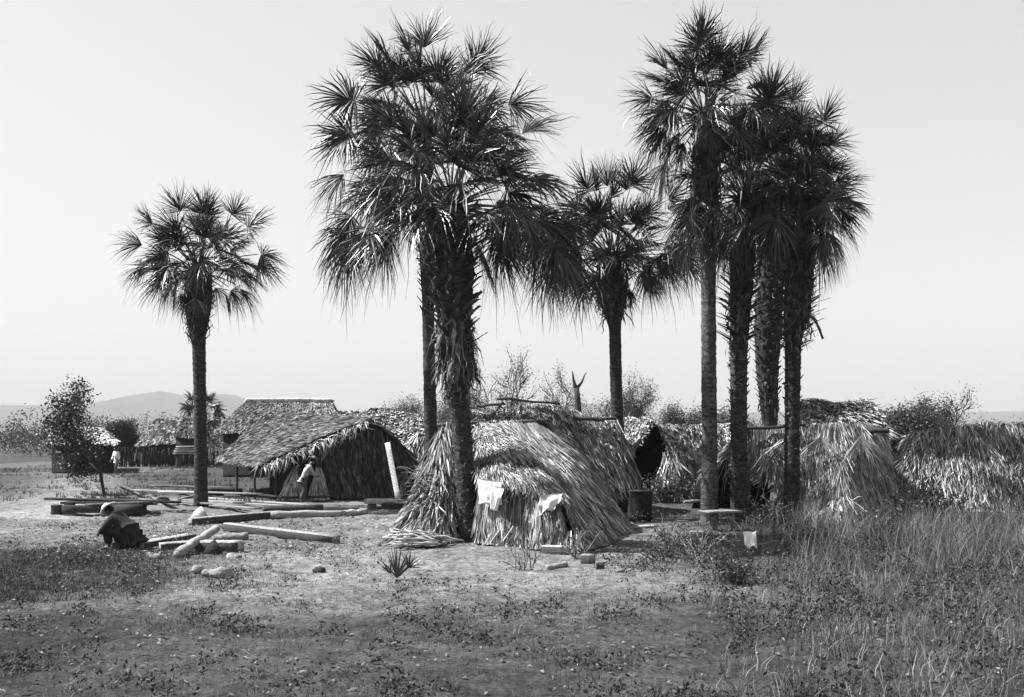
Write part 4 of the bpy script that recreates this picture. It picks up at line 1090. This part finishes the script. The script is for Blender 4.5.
for i, (a, b, tn, lab) in enumerate([
    (G(118, 497), G(250, 507), .35, 'long thin plank in the pile left of the lone palm, reaching past its trunk'),
    (G(130, 491), G(262, 501), .4, 'upper long plank of the pile behind the lone palm trunk'),
    (G(140, 502), G(246, 511), .28, 'warped plank low in the pile by the lone palm'),
    (G(205, 499), G(318, 508), .45, 'pale plank running from the lone palm towards the straw bundles'),
    (G(208, 504), G(292, 512), .38, 'weathered plank right of the lone palm base'),
    (G(215, 509), G(258, 514), .33, 'short grey plank nearest the lone palm base'),
    (G(155, 510), G(196, 514), .22, 'dull plank end left of the lone palm base'),
    (G(148, 497), G(176, 511), .3, 'plank tilted steeply across the pile at left'),
    (G(160, 494), G(205, 497), .55, 'sun-bleached plank on the far side of the pile')]):
    timber(lab, a, b, .22, .06, tn, 'plank', .02 + .05 * (i % 3), .1 + .06 * ((i * 2) % 3), group='planks in the pile by the lone palm')

for i, (a, b, lab) in enumerate([((122, 509), (168, 503), 'crooked pole lying across the planks left of the lone palm'), ((150, 489), (236, 494), 'long dark pole at the back of the plank pile'),
                                  ((112, 513), (160, 516), 'pole on the ground in front of the low platform'), ((165, 505), (196, 500), 'short pole propped on the pile beside the lone palm'),
                                  ((225, 499), (330, 503), 'dark pole lying behind the pale planks before the straw bundles'), ((118, 487), (150, 502), 'pole leaning steeply from the far side of the pile')]):
    p0, p1 = G(*a), G(*b); m = MB(); pole(m, p0 + A(0, 0, .08 + .05 * (i % 3)), p1 + A(0, 0, .1 + .07 * ((i + 1) % 3)), .06, .08 + .07 * (i % 4), .06)
    tag(build('pole', m, M_WOOD, loc=(p0 + p1) / 2), lab, 'pole', 'poles in the pile by the lone palm')

def chip(label, px, py, pts_h, tone, name='wood_chip', cat='wood chip'):
    b = G(px, py); m = MB()
    w_, h_ = pts_h
    tri = [b + A(-w_, 0, .02), b + A(w_, -.05, .02), b + A(w_ * .1, 0, h_), b + A(-w_ * .5, .05, h_ * .7)]
    closed(m, tri, (0.03, .08, 0), tone); o = build(name, m, M_WOOD, loc=b); tag(o, label, cat)
chip('white wedge of split wood standing at the left end of the crosswise beam', 199, 521, (.3, .42), .75)
chip('dark wedge of wood under the slanting log', 212, 557, (.22, .35), .05)
def stones():
    for px, py, r, tn, lab in [(156, 560, .11, .45, 'pale lump of stone left of the slanting log'), (233, 561, .13, .5, 'pale stone in front of the squared block'),
                               (198, 572, .1, .5, 'pale flat stone in the near turf'), (208, 575, .09, .45, 'small pale stone beside the flat one'), (221, 578, .16, .5, 'largest pale stone in the near turf'),
                               (320, 573, .09, .06, 'dark clod alone in the yard left of the spiky seedling'), (152, 556, .07, .4, 'little stone beside the pale slab'), (620, 573, .07, .3, 'grey stone in the weeds past the small blocks')]:
        b = G(px, py); m = MB(); m.blob(b + A(0, 0, r * .45), (r * 1.3, r, r * .75), tn, seed=px, amp=.5); tag(build('stone', m, M_STONE, loc=b), lab, 'stone', 'stones in the yard')
stones()

def platform():
    b = G(108, 518); root = thing('plank_platform', 'low dark platform of loose planks, behind the squatting man', 'platform', b)
    y0 = 31.2
    m = MB()
    for i in range(7): m.beam(A(-14.0 + rng.normal(0, .4), y0 + .17 * i, .36 + .05 * (i % 3) + rng.normal(0, .03)), A(-11.4 + rng.normal(0, .35), y0 - .2 + .19 * i + rng.normal(0, .06), .36 + .05 * (i % 2) + rng.normal(0, .05)), .26, .07, rng.uniform(.03, .22))
    build('deck', m, M_WOOD, root)
    for x, y in [(-14.2, y0), (-11.8, y0), (-14.2, y0 + .9), (-11.9, y0 + .9)]:
        m = MB(); m.beam(A(x, y, -.05), A(x, y, .33), .3, .22, .06, up=(0, 1, 0)); build('leg', m, M_WOOD, root)
    m = MB(); m.beam(A(-14.0, y0 - .05, .2), A(-11.6, y0 - .1, .2), .16, .24, .06); build('rail', m, M_WOOD, root)
    # a low trestle log under the right end
    m = MB(); m.tube([A(-12.1, 30.4, .2), A(-11.3, 30.6, .22)], [.2, .18], 10, .06); tag(build('log', m, M_WOOD, loc=A(-11.7, 30.5, 0)), 'dark stub of log lying in the shade of the plank platform', 'log', 'timbers lying in the yard')
platform()

def bench():
    b = G(395, 513); root = thing('plank_bench', 'pale slab bench resting on a dark box, before the dark gable', 'bench', b)
    m = MB(); m.beam(P(367, 501, 34.2), P(401, 502, 33.8), .45, .16, .6); build('seat', m, M_WOOD, root)
    m = MB(); m.beam(P(384, 509, 33.6), P(411, 509, 33.4), .5, .42, .05, k=4); build('box', m, M_WOOD, root)
    m = MB(); m.beam(P(368, 509, 34.3), P(376, 509, 34.3), .35, .36, .3, k=4); build('support', m, M_WOOD, root)
    m = MB(); m.beam(P(396, 502.5, 33.4), P(414, 503.5, 33.2), .3, .05, .25); build('board', m, M_WOOD, root)
bench()
m = MB(); m.beam(P(387.5, 443, 37.8), P(398.5, 500, 36.5), .2, .08, .6, up=(0, -1, 0))
tag(build('leaning_plank', m, M_WOOD, loc=P(393, 470, 37)), 'pale plank leaning upright against the dark gable of the left house', 'plank')

def plank_table():
    b = G(722, 536); root = thing('plank_table', 'rough plank table between the two left trunks of the right-hand clump', 'table', b)
    m = MB(); m.beam(P(704, 512, 25.8), P(737, 511, 26.2), .5, .06, .3); build('top', m, M_WOOD, root)
    for px, w_ in ((714, .2), (733, .09)):
        q = P(px, 514, 26.0); m = MB(); m.beam(A(q[0], q[1], -.02), A(q[0], q[1], q[2]), w_, .08, .25, up=(0, 1, 0)); build('leg', m, M_WOOD, root)
    m = MB(); m.beam(P(727, 514, 25.9), A(5.95, 25.7, .02), .1, .06, .3); build('brace', m, M_WOOD, root)
plank_table()
def stump():
    b = G(640, 520); root = thing('tree_stump', 'dark upright stump standing right of the bare pole palm', 'stump', b)
    m = MB(); q = b.copy(); m.tube(path_interp([q, q + A(0, 0, .3), q + A(.02, 0, .85)], 7)[0], [.40, .37, .36, .35, .35, .345, .34], 16, .03, jit=.05); build('trunk', m, M_BARK, root)
    m = MB(); m.tube([q + A(.02, 0, .845), q + A(.02, 0, .87)], [.35, .34], 16, .12, jit=.02); build('cut_top', m, M_WOOD, root)
stump()
timber('pale flat slab standing in for a sunlit patch of ground before the stump', G(632, 528), G(656, 527), .3, .05, .55, 'plank', group='boards by the right-hand clump')  # added pale slab imitates a patch of sunlight on the ground
timber('bleached board leaning in the weeds left of the plank table', G(688, 518), G(701, 517), .3, .06, .5, 'plank', .5, .5, group='boards by the right-hand clump')
timber('grey board on the ground nearest the leftmost clump trunk', G(682, 533), G(704, 533), .25, .05, .35, 'plank', group='boards by the right-hand clump')
cloth_sheet('white_cloth', 'white cloth draped over a low stake in the grass by the right-hand clump', 'cloth', [P(743, 532, 22.7), P(756, 531, 22.6), P(757, 548, 22.3), P(745, 547, 22.4)], .85, .06, seed=9)
cloth_sheet('white_shirt', 'white shirt hung to dry on the shaded wall left of the rightmost palm', 'shirt', [P(771, 491, 28.3), P(778, 494, 28.3), P(776, 501, 28.3), P(768, 510, 28.3)], .7, .04, seed=11)

def stick_frame():
    b = G(845, 528); root = thing('stick_frame', 'little stick frame with a tuft of straw thrown over it, in the tall grass', 'stick frame', b)
    for a, c in [(P(814, 521, 26.9), P(846, 499, 27)), (P(838, 502, 27), P(863, 497, 27)), (P(847, 498, 27), P(858, 522, 26.8)), (A(8.9, 27.2, 0), P(847, 494, 27.1)), (A(8.4, 26.6, 0), P(832, 503, 26.9))]:
        m = MB(); pole(m, a, c, .025, .45, .02); build('pole', m, M_WOOD, root)
    cols = [[P(828, 503, 27), P(824, 520, 26.6)], [P(838, 498, 27), P(836, 525, 26.5)], [P(849, 496, 27), P(849, 519, 26.6)]]
    m = MB(); shell(m, cols, (0, .06, 0), .1); thatch(m, cols, 200, L=(.3, .7), w=(.03, .06), lift=.15, tone=(.3, .65), swing=.35, over=.1); build('straw', m, M_THATCH, root)
stick_frame()

def fence_far():
    root = thing('brush_fence', 'dark brush fence in front of the far house at left', 'fence', P(140, 450, 74) * A(1, 1, 0))
    m = MB()
    for i in range(130):
        x = -33 + i * .075 * 1.15 + rng.normal(0, .03); pole(m, A(x * 1.0, 75 + rng.normal(0, .1), 0), A(x + rng.normal(0, .08), 75 + rng.normal(0, .1), rng.uniform(1.0, 1.5)), .05, rng.uniform(.03, .07), .02)
    build('palings', m, M_WOOD, root)
fence_far()
def board_stack():
    root = thing('board_stack', 'stack of pale boards beyond the lone palm trunk', 'board stack', P(186, 452, 72) * A(1, 1, 0))
    for i in range(4):
        m = MB(); m.beam(P(174 + i, 453.5 - 2.2 * i, 72), P(200 + i * 3, 453 - 2.3 * i, 72), .5, .1, .6 if i % 2 else .4); build('board', m, M_WOOD, root)
    for px in (178, 197):
        q = P(px, 452, 72); m = MB(); m.beam(A(q[0], 72.1, 0), A(q[0], 72.1, q[2] - .1), .3, .3, .1, up=(0, 1, 0)); build('support', m, M_WOOD, root)
board_stack()

# ------------------------------------------------------------------ people
def skin_mesh(name, joints, bones, mat, tone, parent, sub=2, root_i=0):
    me = bpy.data.meshes.new(name)
    org = ORG[parent.name]
    me.from_pydata([tuple(np.asarray(j[:3], float) - org) for j in joints], bones, [])
    o = bpy.data.objects.new(name, me); COL.objects.link(o); o.parent = parent; ORG[o.name] = org
    sk = o.modifiers.new('skin', 'SKIN'); sk.use_smooth_shade = True
    for i, j in enumerate(joints):
        r = j[3]; v = me.skin_vertices[0].data[i]; v.radius = (r, r) if np.isscalar(r) else r; v.use_root = (i == root_i)
    s = o.modifiers.new('sub', 'SUBSURF'); s.levels = sub; s.render_levels = sub
    m = mat.copy(); m.name = mat.name + '_' + name
    for n in m.node_tree.nodes:
        if n.type == 'ATTRIBUTE':
            v = m.node_tree.nodes.new('ShaderNodeValue'); v.outputs[0].default_value = tone
            for l in list(n.outputs['Fac'].links): m.node_tree.links.new(v.outputs[0], l.to_socket)
    me.materials.append(m)
    return o

def person(label, base, yaw, pose, hat=True, tones=(.12, .5, .3), scale=1.0, hatt=.6, barefoot=True, bulk=1.0):
    """pose: dict of joint positions, local frame: x right of the figure's left-right axis, y forward, z up"""
    root = thing('person', label, 'person', base)
    c, s = math.cos(yaw), math.sin(yaw)
    def T(p): p = np.asarray(p, float) * scale; return np.asarray(base, float) + A(c * p[0] - s * p[1], s * p[0] + c * p[1], p[2])
    J = {k: T(v) for k, v in pose.items()}
    def lerp(a, b, t): return J[a] + (J[b] - J[a]) * t
    k = scale
    jt = []; bn = []; ix = {}
    def add(n, p, r, par=None):
        ix[n] = len(jt); jt.append((*p, r * k))
        if par is not None: bn.append((ix[par], ix[n]))
    add('pelvis', J['pelvis'], .125); add('waist', lerp('pelvis', 'chest', .5), .115, 'pelvis'); add('chest', J['chest'], .135, 'waist')
    add('neckb', lerp('chest', 'neck', .75), .075, 'chest'); add('neck', J['neck'], .052, 'neckb')
    hd = unit(J['head'] - J['neck']); fw = T(np.array(pose['head']) + np.array(pose.get('face', (0, 1, 0)))) - J['head']; fw = unit(fw)
    add('jaw', J['head'] - hd * .07 * k + fw * .02 * k, .068, 'neck'); add('head', J['head'], .092, 'jaw'); add('crown', J['head'] + hd * .085 * k - fw * .01 * k, .075, 'head')
    add('nose', J['head'] + fw * .112 * k - hd * .025 * k, .014, 'head')
    for sd in ('l', 'r'):
        sg = -1 if sd == 'l' else 1
        add('sh' + sd, J['sh' + sd], .062, 'chest'); add('ua' + sd, lerp('sh' + sd, 'el' + sd, .5), .05, 'sh' + sd); add('el' + sd, J['el' + sd], .04, 'ua' + sd)
        add('fa' + sd, lerp('el' + sd, 'wr' + sd, .4), .038, 'el' + sd); add('wr' + sd, J['wr' + sd], .026, 'fa' + sd)
        hv = unit(J['wr' + sd] - J['el' + sd]); side = unit(np.cross(hv, A(0.3, 0.8, .5))); nn = np.cross(side, hv)
        add('pm' + sd, J['wr' + sd] + hv * .065 * k, .03, 'wr' + sd)
        for fi, (off, ln) in enumerate([(-.033, .075), (-.011, .088), (.011, .082), (.033, .064)]):
            b0 = J['wr' + sd] + hv * .085 * k + side * off * k
            add(f'f{fi}a{sd}', b0 + hv * .02 * k, .0095, 'pm' + sd); add(f'f{fi}b{sd}', b0 + (hv * .85 + nn * .35) * ln * .6 * k, .0088, f'f{fi}a{sd}'); add(f'f{fi}c{sd}', b0 + (hv * .6 + nn * .75) * ln * k, .0075, f'f{fi}b{sd}')
        add('t1' + sd, J['wr' + sd] + hv * .04 * k - side * .04 * k, .012, 'pm' + sd); add('t2' + sd, J['wr' + sd] + hv * .085 * k - side * .058 * k + nn * .02 * k, .0095, 't1' + sd)
        add('hp' + sd, J['hp' + sd], .098, 'pelvis'); add('th' + sd, lerp('hp' + sd, 'kn' + sd, .45), .082, 'hp' + sd); add('kn' + sd, J['kn' + sd], .058, 'th' + sd)
        add('ca' + sd, lerp('kn' + sd, 'an' + sd, .35), .056, 'kn' + sd); add('an' + sd, J['an' + sd], .037, 'ca' + sd)
        add('to' + sd, J['to' + sd], .03, 'an' + sd)
    body = skin_mesh('body', jt, bn, M_SKIN, tones[0], root, 1)
    # shirt: torso and sleeves a little outside the body
    sj = []; sb = []; sx = {}
    def a2(n, p, r, par=None):
        sx[n] = len(sj); sj.append((*p, r * k * bulk))
        if par is not None: sb.append((sx[par], sx[n]))
    a2('hem', J['pelvis'] - (J['chest'] - J['pelvis']) * .2, .15); a2('pel', J['pelvis'], .148, 'hem'); a2('waist', lerp('pelvis', 'chest', .5), .14, 'pel'); a2('chest', J['chest'], .158, 'waist'); a2('col', lerp('chest', 'neck', .8), .078, 'chest')
    for sd in ('l', 'r'):
        a2('sh' + sd, J['sh' + sd], .082, 'chest'); a2('ua' + sd, lerp('sh' + sd, 'el' + sd, .5), .068, 'sh' + sd); a2('el' + sd, J['el' + sd], .058, 'ua' + sd); a2('cu' + sd, lerp('el' + sd, 'wr' + sd, .8), .046, 'el' + sd)
    skin_mesh('shirt', sj, sb, M_CLOTH, tones[1], root, 1, 1)
    sj = []; sb = []; sx = {}
    a2('pel', J['pelvis'], .136)
    for sd in ('l', 'r'):
        a2('hp' + sd, J['hp' + sd], .112, 'pel'); a2('th' + sd, lerp('hp' + sd, 'kn' + sd, .5), .096, 'hp' + sd); a2('kn' + sd, J['kn' + sd], .076, 'th' + sd); a2('ca' + sd, lerp('kn' + sd, 'an' + sd, .5), .07, 'kn' + sd); a2('cf' + sd, lerp('kn' + sd, 'an' + sd, .92), .064, 'ca' + sd)
    skin_mesh('trousers', sj, sb, M_CLOTH, tones[2], root, 1)
    # eyes, hair, hat
    sdv = unit(np.cross(fw, hd))
    for q in (-1, 1):
        m = MB(); m.blob(J['head'] + fw * .083 * k + sdv * .033 * q * k + hd * .012 * k, A(.011, .011, .011) * k, .04, nu=8, nv=6); build('eye', m, M_SKIN, root, smooth=True)
        m = MB(); m.blob(J['head'] + sdv * .098 * q * k - hd * .012 * k, A(.016, .02, .032) * k, tones[0], nu=8, nv=6); build('ear', m, M_SKIN, root, smooth=True)
    m = MB(); m.blob(J['head'] + hd * .045 * k - fw * .022 * k, A(.1, .1, .085) * k, .02, nu=12, nv=8, amp=.1); build('hair', m, M_BARK, root, smooth=True)
    if hat:
        m = MB(); o_ = J['head'] + hd * .085 * k - fw * .005 * k; a_ = sdv; b_ = np.cross(hd, sdv); rows = []
        for (r, z) in [(.205, -.02), (.215, -.005), (.19, .0), (.125, .012), (.108, .02), (.102, .07), (.088, .105), (.045, .118), (.002, .105)]:
            rows.append([o_ + (a_ * math.cos(t) + b_ * math.sin(t)) * r * k + hd * (z + .018 * math.cos(2 * t) * (r > .15)) * k for t in np.linspace(0, 2 * np.pi, 21)])
        m.slab(rows, hd * -.006, hatt); build('hat', m, M_CLOTH, root, smooth=True)
    return root

stoop = dict(pelvis=(0, -.06, .86), chest=(0, .10, 1.22), neck=(0, .20, 1.40), head=(0, .29, 1.52), face=(0, .8, -.6),
             shl=(-.17, .14, 1.32), shr=(.17, .14, 1.32), ell=(-.2, .27, 1.06), elr=(.2, .27, 1.06), wrl=(-.13, .46, .98), wrr=(.13, .46, .98),
             hpl=(-.09, -.06, .82), hpr=(.09, -.06, .82), knl=(-.12, .06, .46), knr=(.12, -.06, .46), anl=(-.13, .04, .08), anr=(.13, -.22, .08), tol=(-.14, .2, .03), tor=(.15, -.05, .03))
b = G(305, 502.5); person('man in a brimmed hat and pale shirt stooping among the straw bundles', (b[0], b[1] , 0), math.radians(-60), stoop, True, (.12, .42, .10), 1.0, .2)
sit = dict(pelvis=(0, -.12, .26), chest=(0, .14, .62), neck=(0, .28, .76), head=(0, .39, .84), face=(0, .9, -.5),
           shl=(-.19, .2, .70), shr=(.19, .2, .70), ell=(-.26, .38, .46), elr=(.26, .38, .46), wrl=(-.15, .56, .36), wrr=(.15, .56, .36),
           hpl=(-.1, -.08, .24), hpr=(.1, -.08, .24), knl=(-.2, .36, .5), knr=(.2, .36, .5), anl=(-.16, .30, .08), anr=(.16, .30, .08), tol=(-.17, .48, .03), tor=(.17, .48, .03))
b = G(126, 549.5); person('man in a white hat and dark shirt squatting at the left front', (b[0], b[1], 0), math.radians(78), sit, True, (.08, .04, .03), 1.0, .8, bulk=1.55)
m = MB(); bb = b + A(.13, 0, 0); m.beam(bb + A(-.2, -.2, .09), bb + A(-.2, .3, .09), .3, .16, .05); tag(build('timber_beam', m, M_WOOD, loc=bb), 'dark block the squatting man sits on', 'beam', 'timbers lying in the yard')
walk = dict(pelvis=(0, 0, .92), chest=(0, .03, 1.28), neck=(0, .04, 1.47), head=(0, .06, 1.6), face=(0, 1, -.1),
            shl=(-.18, .02, 1.38), shr=(.18, .02, 1.38), ell=(-.24, -.02, 1.1), elr=(.24, .06, 1.1), wrl=(-.24, .08, .88), wrr=(.24, .2, .9),
            hpl=(-.09, 0, .88), hpr=(.09, 0, .88), knl=(-.1, .14, .48), knr=(.1, -.04, .48), anl=(-.1, .1, .08), anr=(.1, -.26, .09), tol=(-.11, .27, .03), tor=(.1, -.1, .03))
b = G(116.5, 475.5); person('far walker in a white shirt on the track at the left edge', (b[0], b[1], 0), math.radians(150), walk, False, (.08, .8, .12), 1.0)

# the packed core of a roof, wall or bundle belongs to that part; leaf bases belong to the trunk
for o in list(bpy.data.objects):
    base = o.name.split('.')[0]; want = {'roof_core': ('roof',), 'wall_core': ('wall',), 'gable_core': ('gable',), 'core': ('fronds', 'straw'), 'leaf_bases': ('trunk',), 'hat_band': ('hat',)}.get(base)
    if want and o.parent:
        for q in o.parent.children:
            if q.name.split('.')[0] in want: o.parent = q; break
